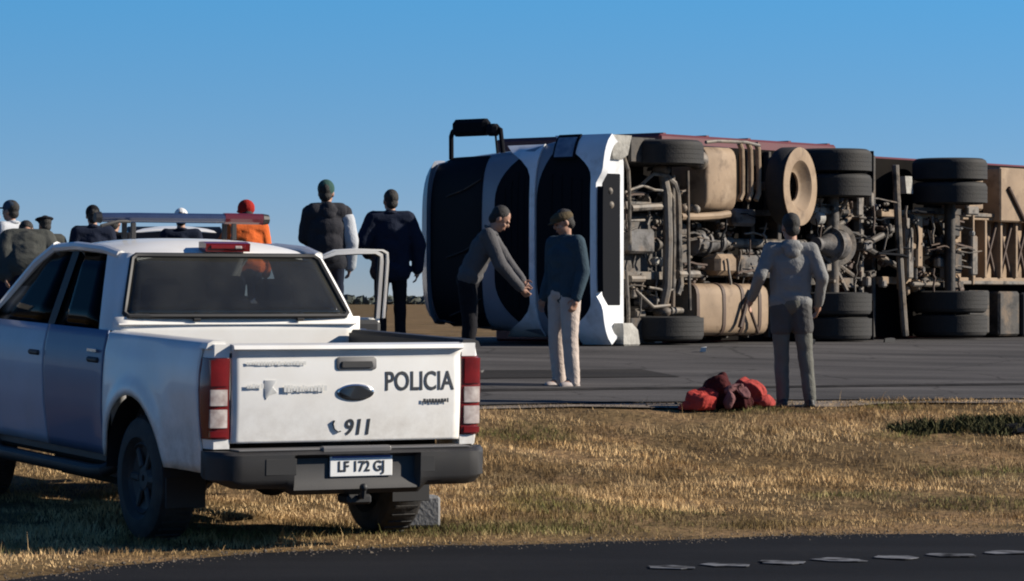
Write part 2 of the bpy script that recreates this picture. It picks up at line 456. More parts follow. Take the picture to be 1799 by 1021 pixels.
def low_edge(U, V):
    k = np.clip((V - 12.0) / 6.9, 0, 1)
    return k * (.10 * np.sin(U * .9 + .5) + .07 * np.sin(U * 2.3) + .03 * np.sin(U * 6.1) - 3.2 * np.clip((5.2 - U) / 3.0, 0, 1) ** 1.3 + .035 * np.sin(U * 13.7) + .02 * np.sin(U * 29.3 + 1))
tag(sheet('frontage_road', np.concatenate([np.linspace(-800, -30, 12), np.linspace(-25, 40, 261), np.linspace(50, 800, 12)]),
          np.linspace(3, 18.9, 24), .014, MT['shadedasphalt'], zfn=lambda X, Y: base_z(uv_of(X, Y)[1]), vjit=low_edge), kind='structure')
# short worn paint strokes along the frontage road
pm = None
for i in range(7):
    px = 1180 + i * 98; py = 1003 - i * 4.4
    Y = CAM_Z * FPX / (py - HY); X = at(px, Y)
    m = MB()
    ln, wd = .30 + .04 * math.sin(i * 3.1), .32
    pts = [(ln / 2 * math.cos(a) * rnd.uniform(.75, 1.1), wd / 2 * math.sin(a) * rnd.uniform(.55, 1.1)) for a in np.linspace(0, 2 * math.pi, 15)[:-1]]
    m.prism([(X + a * .98 - b * .1, Y + b - a * .16, .019) for a, b in pts], (0, 0, .003))
    o = m.build('painted_mark', MT['paint'], None, 0)
    tag(o, kind='structure')

# ------------------------------------------------------------------ grass
def attr_mat(name, rough=.9):
    m = bpy.data.materials.new(name); m.use_nodes = True
    n, l = m.node_tree.nodes, m.node_tree.links; p = n['Principled BSDF']
    a = n.new('ShaderNodeAttribute'); a.attribute_name = 'tint'
    l.new(a.outputs['Color'], p.inputs['Base Color']); p.inputs['Roughness'].default_value = rough
    p.inputs['Specular IOR Level'].default_value = .15
    return m
MT['blade'] = attr_mat('grass_blades')

def vnoise(x, y, s, seed=0):
    """smooth value noise in numpy"""
    x = x * s + seed * 17.3; y = y * s - seed * 9.1
    xi, yi = np.floor(x), np.floor(y); fx, fy = x - xi, y - yi
    fx = fx * fx * (3 - 2 * fx); fy = fy * fy * (3 - 2 * fy)
    h = lambda a, b: np.modf(np.abs(np.sin(a * 127.1 + b * 311.7 + seed) * 43758.5453))[0]
    return (h(xi, yi) * (1 - fx) + h(xi + 1, yi) * fx) * (1 - fy) + (h(xi, yi + 1) * (1 - fx) + h(xi + 1, yi + 1) * fx) * fy

def blades(name, X, Y, H, W, lean, tint, material, zfn=ground):
    n = len(X)
    ang = nrg.uniform(0, 2 * np.pi, n); la = nrg.uniform(0, 2 * np.pi, n)
    Z = zfn(X, Y) - .01
    dx, dy = np.cos(ang) * W / 2, np.sin(ang) * W / 2
    lx, ly = np.cos(la) * lean * H, np.sin(la) * lean * H
    P = np.zeros((n, 5, 3))
    P[:, 0] = np.stack([X - dx, Y - dy, Z], -1); P[:, 1] = np.stack([X + dx, Y + dy, Z], -1)
    P[:, 2] = np.stack([X + lx * .4 + dx * .7, Y + ly * .4 + dy * .7, Z + H * .6], -1)
    P[:, 3] = np.stack([X + lx * .4 - dx * .7, Y + ly * .4 - dy * .7, Z + H * .6], -1)
    P[:, 4] = np.stack([X + lx, Y + ly, Z + H], -1)
    me = bpy.data.meshes.new(name)
    me.vertices.add(n * 5); me.vertices.foreach_set('co', P.ravel())
    b = np.arange(n)[:, None] * 5
    loops = np.concatenate([b + np.array([[0, 1, 2, 3]]), b + np.array([[3, 2, 4]])], 1).ravel()
    me.loops.add(n * 7); me.loops.foreach_set('vertex_index', loops)
    me.polygons.add(n * 2)
    st = (np.arange(n)[:, None] * 7 + np.array([[0, 4]])).ravel()
    me.polygons.foreach_set('loop_start', st)
    me.update(calc_edges=True)
    ca = me.color_attributes.new('tint', 'FLOAT_COLOR', 'POINT')
    t4 = np.ones((n, 5, 4)); t4[:, :, :3] = tint[:, None, :]
    ca.data.foreach_set('color', t4.ravel())
    return link_mesh(name, me, material)

def grass_field():
    N = 480000
    u = nrg.uniform(-6, 20, N); v = nrg.uniform(16.6, 28.75, N)
    X, Y = xy_of(u, v)
    keep = np.abs(X) < Y * .163 + .6
    # thin on the bare strip beside the frontage road and on the wheel tracks
    clump = vnoise(X, Y, 1.6, 1) * .6 + vnoise(X, Y, 5.0, 2) * .4
    edge = 18.9 + .10 * np.sin(u * .9 + .5) + .07 * np.sin(u * 2.3) + .03 * np.sin(u * 6.1) - 3.2 * np.clip((5.2 - u) / 3.0, 0, 1) ** 1.3 + .035 * np.sin(u * 13.7) + .02 * np.sin(u * 29.3 + 1)
    keep &= (v > edge - .05)
    bare = np.clip((vnoise(X * .6, Y, .9, 31) - .70) * 7, 0, .85)
    dens = np.clip(.18 + (v - edge) * .8, 0, 1) * np.clip(.30 + clump * 1.35, 0, 1) * (1 - bare)
    keep &= nrg.uniform(0, 1, N) < dens
    X, Y, u, v, clump, edge = (a[keep] for a in (X, Y, u, v, clump, edge))
    n = len(X)
    straw = np.array([.50, .325, .145]); pale = np.array([.68, .49, .265]); brown = np.array([.24, .145, .058]); green = np.array([.13, .135, .040])
    a = vnoise(X, Y, .8, 3)[:, None]; b = vnoise(X, Y, 3.1, 4)[:, None]; r = nrg.uniform(0, 1, (n, 1))
    t = straw * (1 - a) + pale * a
    t = t * (1 - .75 * (b > .62)) + brown * .75 * (b > .62)
    gmask = np.exp(-((v - 20.3) / .55) ** 2) * np.clip(1.2 - np.abs(u - 7.2) / 2.2, 0, 1) + .75 * np.clip((vnoise(X * .7, Y, 1.3, 6) - .62) * 6, 0, 1)
    gm = np.clip(gmask[:, None] * 1.25 * (.4 + r), 0, .95)
    t = t * (1 - gm) + green * gm
    big = vnoise(X * .55, Y, 1.3, 12)[:, None]; mid = vnoise(X * .5, Y, 4.5, 14)[:, None]
    t = t * (.55 + .75 * big) * (.72 + .5 * mid)
    t = t * (.75 + .5 * nrg.uniform(0, 1, (n, 1)))
    H = (.020 + .060 * clump ** 1.5) * nrg.uniform(.5, 1.35, n) * np.clip(.35 + (v - edge) * .6, 0, 1)
    tall = (nrg.uniform(0, 1, n) < .004 * (vnoise(X, Y, 1.1, 21) > .5))
    H = np.where(tall, nrg.uniform(.10, .18, n), H)
    W = np.where(tall, .004, nrg.uniform(.003, .0075, n))
    o = blades('dry_grass', X, Y, H, W, nrg.uniform(.15, .9, n), t, MT['blade'])
    tag(o, 'dry straw coloured grass covering the roadside bank', 'grass', kind='stuff')
grass_field()

def weeds():
    """dark green weeds near the highway edge, right of the frame"""
    N = 5200
    th, r_ = nrg.uniform(0, 2 * np.pi, N), np.sqrt(nrg.uniform(0, 1, N))
    X = 4.45 + 1.15 * r_ * np.cos(th); Y = 29.55 + .75 * r_ * np.sin(th)
    k = vnoise(X, Y, 2.2, 9) > .42
    X, Y = X[k], Y[k]; n = len(X)
    t = np.array([.030, .034, .014]) * (.6 + .9 * nrg.uniform(0, 1, (n, 1))) + np.array([.04, .028, .012]) * nrg.uniform(0, 1, (n, 1))
    H = nrg.uniform(.05, .17, n) * (1.1 - r_[k] * .6)
    o = blades('weed_patch', X, Y, H, nrg.uniform(.012, .028, n), nrg.uniform(.2, 1.0, n), t, MT['blade'])
    tag(o, 'dark green low weeds at the right edge of the bank', 'weeds', kind='stuff')
weeds()

def gravel():
    N = 6500
    u = nrg.uniform(-3, 17, N); side = nrg.uniform(0, 1, N) < .6
    e1 = 18.9 + .10 * np.sin(u * .9 + .5) + .07 * np.sin(u * 2.3) + .03 * np.sin(u * 6.1) - 3.2 * np.clip((5.2 - u) / 3.0, 0, 1) ** 1.3
    v = np.where(side, e1 + nrg.normal(0, .16, N), 28.6 + nrg.normal(0, .22, N))
    X, Y = xy_of(u, v); Z = ground(X, Y) + np.where(side, .014, .022)
    s_ = nrg.uniform(.003, .009, N) * np.where(nrg.uniform(0, 1, N) < .04, 2.2, 1)
    o6 = np.array([[1, 0, 0], [-1, 0, 0], [0, 1, 0], [0, -1, 0], [0, 0, .8], [0, 0, -.6]], float)
    P = np.stack([X, Y, Z], -1)[:, None, :] + o6[None] * s_[:, None, None] * nrg.uniform(.6, 1.3, (N, 6, 1))
    tri = np.array([[0, 2, 4], [2, 1, 4], [1, 3, 4], [3, 0, 4], [2, 0, 5], [1, 2, 5], [3, 1, 5], [0, 3, 5]])
    F_ = (np.arange(N)[:, None, None] * 6 + tri[None]).reshape(-1, 3)
    me = bpy.data.meshes.new('gravel'); me.from_pydata(P.reshape(-1, 3).tolist(), [], F_.tolist()); me.update()
    tag(link_mesh('gravel', me, mat('gravel_stone', (.11, .085, .06), .9, 0, (.05, .04, .032), 3, .8)), 'small loose gravel along both road edges', 'gravel', kind='stuff')
gravel()

# worn marks on the highway: repair patches, skid marks, a spill under the lorry
MT['patch'] = asphalt_material('repair_asphalt', (.028, .027, .027), (.042, .039, .037), (.02, .018, .017), .2)
MT['skid'] = mat('skid_rubber', (.020, .019, .018), .9, 0, (.05, .046, .044), 5, .9, spec=.05)
MT['spill'] = mat('oil_spill', (.012, .011, .010), .35, 0, (.03, .028, .026), 2, .8, spec=.3)
def ribbon(name, pts, w, zoff, m):
    b = MB(); L, Rr = [], []
    for i, p in enumerate(pts):
        a = Vector(pts[max(i - 1, 0)]); c = Vector(pts[min(i + 1, len(pts) - 1)]); d = (c - a).normalized(); nn = Vector((-d.y, d.x))
        q = Vector(p); L.append(q + nn * w / 2); Rr.append(q - nn * w / 2)
    v = [(q.x, q.y, float(base_z(uv_of(q.x, q.y)[1])) + zoff) for q in L + Rr]
    n = len(pts)
    b.add(v, [(i, i + 1, n + i + 1, n + i) for i in range(n - 1)])
    return tag(b.build(name, m, None, 0), kind='structure')
def uvline(u0, v0, u1, v1, n=24, bend=0.0):
    return [xy_of(u0 + (u1 - u0) * k / n, v0 + (v1 - v0) * k / n + bend * math.sin(math.pi * k / n)) for k in range(n + 1)]
for k, (u0, v0, u1, v1, bd) in enumerate(((-6, 31.6, 12, 35.0, .5), (-6, 33.5, 12, 36.4, .5), (2, 30.2, 30, 31.0, -.2))):
    ribbon('skid_mark', uvline(u0, v0, u1, v1, 30, bd), .26, .0345, MT['skid'])
for (u0, v0, u1, w_) in ((10.5, 32.3, 13.4, 1.1), (17.0, 30.6, 22.0, .9)):
    ribbon('repair_patch', uvline(u0, v0, u1, v0, 8), w_, .0365, MT['patch'])
def far_trees():
    N = 9000
    X = nrg.uniform(-420, 420, N); Y = 1250 + nrg.uniform(-25, 25, N)
    top = .6 + 2.0 * vnoise(X, Y * 0, .02, 3) + 1.2 * vnoise(X, Y * 0, .11, 5)
    Z = nrg.uniform(0, 1, N) ** .8 * top
    P = np.zeros((N, 4, 3)); s = nrg.uniform(.5, 1.3, N)
    d1 = nrg.normal(size=(N, 3)); d1 /= np.linalg.norm(d1, axis=1)[:, None]
    d2 = np.cross(d1, nrg.normal(size=(N, 3))); d2 /= np.linalg.norm(d2, axis=1)[:, None]
    C = np.stack([X, Y, Z + .3], -1)
    for i, (a, b) in enumerate(((-1, -1), (1, -1), (1, 1), (-1, 1))): P[:, i] = C + (d1 * a + d2 * b) * s[:, None]
    me = bpy.data.meshes.new('tree_belt')
    me.from_pydata(P.reshape(-1, 3).tolist(), [], (np.arange(N)[:, None] * 4 + np.arange(4)).tolist()); me.update()
    o = link_mesh('tree_belt', me, mat('far_foliage', (.055, .07, .06), .9, 0, (.08, .085, .07), .05, .8))
    tag(o, 'far low belt of trees along the horizon', 'trees', kind='stuff')
far_trees()
# ------------------------------------------------------------------ police pickup
YAW = R(28)
PITCH = R(1.8)
truck = empty('police_pickup', (-.935, 20.0, 0.0), (PITCH, 0, YAW))
truck.location.z = -math.sin(PITCH) * 1.23 + .022
tag(truck, 'white police pickup truck with POLICIA on its tailgate, parked on the bank', 'pickup truck')

BELT = 1.25
AX = (1.23, 4.45)
def sw(y, z):
    """half width of the body side"""
    zs = [.40, .52, .75, .95, 1.10, 1.25]
    ws = [.86, .885, .915, .925, .918, .885]
    w = float(np.interp(z, zs, ws))
    if y > 4.7: w -= .16 * ((y - 4.7) / .55) ** 2
    if y < .35: w -= .022 * ((.35 - y) / .2) ** 2
    for a in AX:
        d = math.hypot(y - a, z - .40)
        w += .030 * math.exp(-((d - .50) / .07) ** 2) + (.012 if d < .62 else .012 * math.exp(-((d - .62) / .1) ** 2))
    return w
def zlow(y):
    z = .47
    for a in AX:
        if abs(y - a) < .475: z = max(z, .40 + math.sqrt(.475 ** 2 - (y - a) ** 2))
    return z
def body_panel(name, y0, y1, top, side, m=None, parent=truck, nz=14, lo=zlow, dy=.03):
    n = max(4, int((y1 - y0) / dy)); b = MB()
    def fn(i, j):
        y = y0 + (y1 - y0) * i
        zl, zh = lo(y), top(y) if callable(top) else top
        z = zl + (zh - zl) * j
        return (side * sw(y, z), y, z)
    b.grid(fn, n, nz)
    return b.build(name, m or MT['white'], parent, 40, fix=False, solid=.012, offset=-1 if side < 0 else 1)

RAIL = 1.235
for s in (-1, 1):
    o = body_panel('bed_side', .235, 1.745, RAIL, s)
    # rail cap and inner wall
    b = MB()
    b.loft([[(s * .905, y, RAIL - .03), (s * .893, y, RAIL + .004), (s * .86, y, RAIL + .018), (s * .79, y, RAIL + .016), (s * .775, y, RAIL - .01), (s * .775, y, RAIL - .03)] for y in (.16, .5, 1.0, 1.5, 1.745)])
    b.build('bed_rail', MT['white'] if s < 0 else MT['plastic'], truck)
    b = MB(); b.box((s * .772, .96, .98), (.012, 1.58, .50)); b.build('bed_liner', MT['plastic'], truck, 0)
    # rear corner post that carries the lamp
    for z0, z1 in ((.615, .672), (1.152, RAIL - .004)):
        b = MB()
        b.loft([[(s * .760, .140, z), (s * .86, .142, z), (s * (sw(.235, z) - .016), .165, z), (s * (sw(.235, z) - .002), .234, z), (s * .76, .234, z)] for z in (z0, z1)])
        b.build('corner_post', MT['white'], truck)
    # tail lamp: housing and stacked lenses, wrapped round the corner
    def lamp_ring(z, g=0.0):
        w = sw(.25, z) + .006 - g
        return [(s * .765, .128 + g, z), (s * .84, .122 + g, z), (s * (w - .035), .132 + g, z), (s * (w - .010), .165, z), (s * w, .232, z), (s * (w - .002), .30, z), (s * .77, .30, z)]
    b = MB(); b.loft([lamp_ring(z, .004) for z in (.675, .8, .95, 1.05, 1.15)])
    lamp = b.build('tail_lamp', MT['darkred'], truck)
    for (z0, z1, mk) in ((.98, 1.147, 'red'), (.865, .972, 'clear'), (.735, .855, 'clear'), (.680, .728, 'red')):
        b = MB()
        x0 = .782
        ring = lambda z: [(s * x0, .1235, z), (s * .84, .1165, z), (s * .888, .1275, z), (s * .888, .155, z), (s * x0, .155, z)]
        b.loft([ring(z0 + .006), ring((z0 + z1) / 2), ring(z1 - .006)])
        lens = b.build('lens', MT[mk], lamp)
    # wheel wells
    for a in AX:
        b = MB(); n = 20
        b.grid(lambda i, j: (s * (.50 + .425 * j), a + .472 * math.cos(math.pi * i), .40 + .472 * math.sin(math.pi * i)), n, 2)
        b.add([(s * .50, a + .472 * math.cos(math.pi * i / n), .40 + .472 * math.sin(math.pi * i / n)) for i in range(n + 1)] + [(s * .50, a, .40)],
              [(i, i + 1, n + 1) for i in range(n)])
        b.build('wheel_well', MT['seal'], truck, 40, fix=False)
    body_panel('front_fender', 3.965, 5.2, lambda y: 1.17 - .10 * max(0, (y - 4.2)) ** 1.5, s)
    # sill
    b = MB(); b.box((s * .80, 2.86, .44), (.12, 2.3, .10), .03); b.build('sill', MT['plastic'], truck)
    # C pillar
    b = MB()
    n = 8
    def cp(t):
        z = BELT + (1.735 - BELT) * t
        k = t ** 1.15
        L = lambda a, c: a + (c - a) * k
        return [(s * L(.884, .715), L(1.96, 2.26), z), (s * L(.882, .712), L(1.90, 2.17), z), (s * L(.872, .700), L(1.835, 2.08), z), (s * L(.845, .675), L(1.79, 2.025), z), (s * L(.795, .635), L(1.785, 2.01), z),
                (s * L(.780, .625), L(1.83, 2.05), z), (s * L(.85, .68), L(1.96, 2.25), z)]
    b.loft([cp(i / n) for i in range(n + 1)]); b.build('rear_pillar', MT['white'], truck, 50)
    # B pillar, A pillar
    b = MB(); b.loft([[(s * (.882 - .172 * t), y, BELT + .485 * t) for y in (2.78, 2.90)] + [(s * (.85 - .172 * t), y, BELT + .485 * t) for y in (2.90, 2.78)] for t in (0, .5, 1)]); b.build('door_pillar', MT['seal'], truck)
    b = MB(); b.tube([(s * .86, 4.12, 1.20), (s * .80, 3.82, 1.42), (s * .735, 3.50, 1.64), (s * .70, 3.22, 1.755)], [.045, .038, .036, .036], 8); b.build('windscreen_pillar', MT['white'], truck)
    # roof rail along the top of the doors
    b = MB(); b.tube([(s * .705, 3.25, 1.745), (s * .712, 2.8, 1.765), (s * .712, 2.3, 1.752), (s * .695, 2.08, 1.72)], .030, 8); b.build('roof_rail', MT['white'], truck)

def window(name, pts_lo, pts_hi, m, parent=truck, th=.004):
    b = MB(); n = len(pts_lo)
    b.grid(lambda i, j: tuple(Vector(pts_lo[round(i * (n - 1))]).lerp(Vector(pts_hi[round(i * (n - 1))]), j)), n - 1, 4)
    return b.build(name, m, parent, 40, fix=False, solid=th)
def top_x(z): return .882 - .172 * (z - BELT) / .485
def door(name, parent, y0, y1, s, glass_lo, glass_hi, paint=None):
    """a door: outer skin, inner trim, window frame, glass, handle"""
    skin = body_panel(name, y0, y1, BELT, s, paint, parent=parent)
    b = MB(); b.box((s * .83, (y0 + y1) / 2, .88), (.05, y1 - y0 - .05, .70), .02); b.build('door_trim', MT['interior'], parent)
    hy = y0 + .17
    b = MB(); b.box((s * (sw(hy, 1.06) + .012), hy, 1.06), (.03, .19, .035), .012); b.build('door_handle', MT['plastic'], parent)
    lo = [(s * (top_x(BELT) - .006), y, BELT) for y in glass_lo]
    hi = [(s * (top_x(z) - .006), y, z) for y, z in glass_hi]
    window('door_window', lo, hi, MT['sideglass'], parent)
    return skin
for s in (-1, 1):
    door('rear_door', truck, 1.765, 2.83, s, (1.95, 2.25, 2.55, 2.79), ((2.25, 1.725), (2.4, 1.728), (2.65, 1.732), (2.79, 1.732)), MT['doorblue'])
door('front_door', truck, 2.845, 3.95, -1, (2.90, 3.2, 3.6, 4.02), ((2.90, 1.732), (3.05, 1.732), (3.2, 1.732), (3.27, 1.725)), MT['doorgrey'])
b = MB(); b.box((-.945, 1.93, 1.12), (.006, .16, .022), .002); b.build('door_badge', MT['chrome'], truck)

# open front right door: hinge at the front edge
HINGE = Vector((.885, 3.95, 0))
def hinge_panel():
    b = MB()
    b.grid(lambda i, j: (sw(2.85 + 1.1 * i, .5 + .75 * j) - HINGE.x, (2.85 + 1.1 * i) - HINGE.y, .5 + .75 * j), 20, 10)
    return b
dr = hinge_panel().build('front_door', MT['white'], truck, 40, fix=False, solid=.015, offset=1)
dr.location = HINGE; dr.rotation_euler = (0, 0, R(82))
b = MB(); b.box((-.065, -.55, .86), (.09, 1.06, .76), .03); b.build('door_trim', MT['interior'], dr)
b = MB(); b.box((-.13, -.50, .92), (.05, .5, .07), .02); b.build('arm_rest', MT['plastic'], dr)
def wf(y, z): return (top_x(z) - HINGE.x - .012, y, z)
fr = [wf(-1.085, 1.25), wf(-1.075, 1.45), wf(-1.062, 1.66), wf(-1.05, 1.715), wf(-1.01, 1.735), wf(-.85, 1.740), wf(-.70, 1.730), wf(-.52, 1.66), wf(-.25, 1.46), wf(.0, 1.27)]
def frame_strip(name, pts, w, t0, t1, m):
    """flat pressed-steel frame following the window opening"""
    ctr = Vector((0, -.5, 1.42)); rings = []
    for p in pts:
        p = Vector(p); inn = Vector((0, ctr.y - p.y, ctr.z - p.z)); 
        inn = Vector((0, (1 if p.y < -1.0 else .12) * (1 if inn.y > 0 else -1), -1.0 if p.z > 1.69 else -.15)).normalized()
        rings.append([p + Vector((t0, 0, 0)), p + Vector((t1, 0, 0)), p + inn * w + Vector((t1, 0, 0)), p + inn * w + Vector((t0, 0, 0))])
    return MB().loft(rings).build(name, m, dr, 30)
frame_strip('window_frame', fr, .026, -.034, -.012, MT['white'])
frame_strip('outer_frame', [(p[0], p[1] - (.055 if p[1] < -1.0 else 0), p[2] + (.012 if p[2] > 1.69 else 0)) for p in fr], .016, .008, .040, MT['white'])
frame_strip('weather_seal', fr, .034, -.011, .007, MT['seal'])
b = MB(); b.grid(lambda i, j: (-.004, -1.06 + (.58 + .46 * (1 - j)) * i, 1.25 + .46 * j), 6, 4); b.build('door_window', glass('clear_door_glass', (.80, .84, .86), ior=1.3), dr, 40, fix=False)
b = MB(); b.box((0.03, -.95, 1.06), (.03, .19, .035), .01); b.build('door_handle', MT['plastic'], dr)
b = MB(); b.loft([[(.02, .02, 1.20), (.09, -.02, 1.19), (.09, -.06, 1.19), (.02, -.02, 1.2)], [(.28, .02, 1.22), (.29, .0, 1.20), (.29, -.06, 1.2), (.28, -.05, 1.22)]])
b.build('mirror_arm', MT['plastic'], dr)
b = MB(); b.box((.25, .02, 1.31), (.22, .12, .20), .05); b.build('door_mirror', MT['white'], dr)
b = MB(); b.loft([[(-.86 - .02, 3.93, 1.27), (-1.06, 3.93, 1.27), (-1.10, 3.98, 1.27), (-.88, 3.99, 1.27)], [(-.86, 3.93, 1.44), (-1.06, 3.93, 1.44), (-1.10, 3.98, 1.44), (-.88, 3.99, 1.44)]])
b.build('door_mirror', MT['white'], truck)

# tailgate
def tg(x, z, o=0.0):
    bow = .018 * (1 - (x / .75) ** 2)
    zz = (z - .645) / .57
    y = .135 - bow - .012 * math.sin(math.pi * min(max(zz, 0), 1)) - o
    if zz > .90: y -= .022 * math.sin((zz - .90) / .10 * math.pi * .5)
    return Vector((x, y, z))
b = MB()
b.grid(lambda i, j: tg(-.752 + 1.504 * i, .648 + .568 * j), 30, 40)
tailgate = b.build('tailgate', MT['white'], truck, 50, fix=False, solid=.04, offset=-1)
b = MB()
b.loft([[(x, .128 - .018 * (1 - (x / .75) ** 2), 1.190), (x, .090 - .018 * (1 - (x / .75) ** 2), 1.204), (x, .100 - .018 * (1 - (x / .75) ** 2), 1.226), (x, .16, 1.236), (x, .195, 1.225), (x, .195, 1.19)] for x in np.linspace(-.755, .755, 13)])
b.build('tailgate_lip', MT['white'], truck)
def rrect(cx, cz, w, h, r, n=5):
    pts = []
    for (sx, sz, a0) in ((1, 1, 0), (-1, 1, 90), (-1, -1, 180), (1, -1, 270)):
        for k in range(n + 1):
            a = R(a0 + 90 * k / n)
            pts.append((cx + sx * (w / 2 - r) + r * math.cos(a), cz + sz * (h / 2 - r) + r * math.sin(a)))
    return pts
def plaque(name, pts, o0, o1, m, parent, inset=.0):
    b = MB()
    cx = sum(p[0] for p in pts) / len(pts); cz = sum(p[1] for p in pts) / len(pts)
    rings = [[tg(x, z, o0) for x, z in pts], [tg(x, z, o1 * .7) for x, z in pts], [tg(cx + (x - cx) * .94, cz + (z - cz) * .9, o1) for x, z in pts]]
    b.loft(rings)
    return b.build(name, m, parent, 40)
hd = plaque('tailgate_handle', rrect(.045, 1.115, .262, .078, .02), -.012, .010, MT['greyplastic'], tailgate)
plaque('grip', rrect(.045, 1.108, .215, .038, .012), .0, .018, MT['plastic'], hd)
ov = [(.038 + .122 * math.cos(a), .942 + .05 * math.sin(a)) for a in np.linspace(0, 2 * math.pi, 33)[:-1]]
bd = plaque('oval_badge', ov, -.01, .010, MT['chrome'], tailgate)
plaque('badge_face', [(.038 + .112 * math.cos(a), .942 + .042 * math.sin(a)) for a in np.linspace(0, 2 * math.pi, 33)[:-1]], .0, .0135, MT['badge'], bd)
def put_text(name, s, x, z, size, m, sx=1.0, bold=.0, o=.0015, shear=0.0):
    t = text_mesh(name, s, size, m, tailgate, (0, 0, 0), (0, 0, 0), 1.0, .001, bold, shear)
    for vv in t.data.vertices:          # lay the letters on the bowed sheet
        c = vv.co.copy()
        vv.co = tg(x + c.x * sx, z + c.y, o + .001 + c.z)
    return t
put_text('police_lettering', 'POLICIA', .468, .952, .160, MT['ink'], .80, .0022)
put_text('emergency_number', '911', .06, .690, .130, MT['ink'], .95, .0030, shear=.12)
# small telephone mark left of the number
b = MB(); b.tube([tg(-.098, .775, .004), tg(-.105, .755, .004), tg(-.095, .725, .004), tg(-.068, .705, .004), tg(-.055, .71, .004)], [.014, .009, .008, .010, .013], 6, flat=.3); b.build('telephone_mark', MT['ink'], tailgate)
# small grey marks that stay illegible in the photograph
def row_marks(name, x0, x1, z, h, m, k, o=.010):
    b = MB(); x = x0; r_ = random.Random(k)
    while x < x1:
        w = r_.uniform(.010, .020)
        b.box(tg(x + w / 2, z + r_.uniform(-.002, .002), .004 + .008 * math.sin(math.pi * (z - .645) / .57)), (w, .0012, h * r_.uniform(.6, 1.0)))
        x += w + .004
    return b.build(name, m, tailgate, 0)
row_marks('model_badge', -.665, -.30, 1.118, .026, MT['greyink'], 3)
row_marks('crest_lettering', -.665, -.575, .985, .030, MT['greyink'], 4)
row_marks('crest_lettering', -.43, -.17, .968, .044, MT['greyink'], 5)
plaque('crest', [(-.55, 1.02), (-.55, .93), (-.54, .905), (-.52, .93), (-.47, .945), (-.50, .98), (-.475, 1.02)], -.002, .005, MT['greyink'], tailgate)
row_marks('drive_badge', .49, .665, .885, .028, MT['ink'], 6)
for s in (-1, 1):
    b = MB(); b.box((s * .758, .15, 1.165), (.016, .03, .03), .004); b.build('latch', MT['plastic'], truck)

# rear bumper
b = MB()
def bump_ring(x):
    ax = abs(x); c = max(0, (ax - .78) / .14)
    y0 = -.02 - .015 * (1 - (x / .9) ** 2) + .16 * c ** 2
    lo = .385 if ax > .42 else .345
    lo = lo + .06 * c
    mid = .05 if ax < .40 else 0
    return [(x, .20, .605), (x, y0 + .03, .605), (x, y0, .585), (x, y0 + mid, .56), (x, y0 + mid, .44), (x, y0 + .01, lo + .03), (x, y0 + .04, lo), (x, .20, lo + .02)]
xs = [-.915, -.90, -.86, -.80, -.74, -.66, -.56, -.46, -.415, -.395, -.30, -.15, 0, .15, .30, .395, .415, .46, .56, .66, .74, .80, .86, .90, .915]
b.loft([bump_ring(x) for x in xs])
bumper = b.build('rear_bumper', MT['plastic'], truck, 40)
b = MB(); b.box((0, .085, .612), (1.52, .17, .010), .003); b.build('bumper_step', MT['greyplastic'], truck)
for x, w in ((-.50, .20), (.46, .10)):
    b = MB(); b.box((x, -.026, .515), (w, .012, .10), .004); b.build('step_pad', MT['seal'], bumper)
b = MB(); b.box((.0, .010, .605), (.46, .05, .05), .012); b.build('plate_lamp_housing', MT['greyplastic'], bumper)
b = MB(); b.box((.035, .006, .512), (.412, .010, .132), .004); plate = b.build('number_plate', MT['plate'], truck)
b = MB(); b.box((.035, -.0004, .566), (.385, .004, .017), .001); b.build('plate_band', MT['platebar'], plate)
text_mesh('plate_lettering', 'LF 172 GJ', .088, MT['ink'], plate, (.035, -.0015, .478), (R(90), 0, 0), .88, .001, .0016)
b = MB(); b.box((.02, .06, .31), (.16, .16, .06), .015); b.tube([(.02, -.02, .33), (.02, -.06, .33), (.02, -.065, .37)], .018, 8); b.ell((.02, -.065, .385), (.025, .025, .025)); b.build('tow_hitch', MT['seal'], truck)
b = MB(); b.box((0, 2.9, .55), (1.0, 4.2, .22), .05); b.build('chassis', MT['seal'], truck)
b = MB(); b.tube([(-.78, 1.23, .37), (.78, 1.23, .37)], .05, 10); b.ell((0, 1.23, .37), (.15, .14, .14)); b.build('rear_axle', MT['seal'], truck)
b = MB(); b.tube([(.50, .25, .40), (.55, .9, .42), (.5, 1.9, .42)], .03, 8); b.build('exhaust_pipe', MT['seal'], truck)
for s in (-1, 1):
    b = MB(); b.box((s * .76, .80, .34), (.26, .012, .26), .003); b.build('mud_flap', MT['seal'], truck)

b = MB(); b.box((-.34, 2.75, .36), (.48, 1.75, .30), .06); b.build('fuel_tank', MT['seal'], truck)
b = MB(); b.box((.18, 3.2, .36), (.44, 1.5, .28), .08); b.build('gearbox', MT['seal'], truck)
b = MB(); b.tube([(.05, 1.2, .40), (.12, 2.6, .42)], .045, 10); b.build('drive_shaft', MT['seal'], truck)
for s in (-1, 1):
    b = MB(); b.tube([(s * .74, 1.78, .44), (s * .88, 1.86, .36), (s * .90, 2.0, .35), (s * .90, 3.7, .35), (s * .88, 3.85, .36), (s * .74, 3.92, .44)], .045, 10); b.build('side_step', MT['plastic'], truck)
b = MB(); b.lathe(tyre_prof(.37, .25, .22) if False else [(-.11, .21), (-.12, .34), (-.07, .37), (.07, .37), (.12, .34), (.11, .21)], (0, .68, .55), (0, 0, 1), 32, closed_profile=True); b.build('spare_wheel', MT['rubber'], truck)
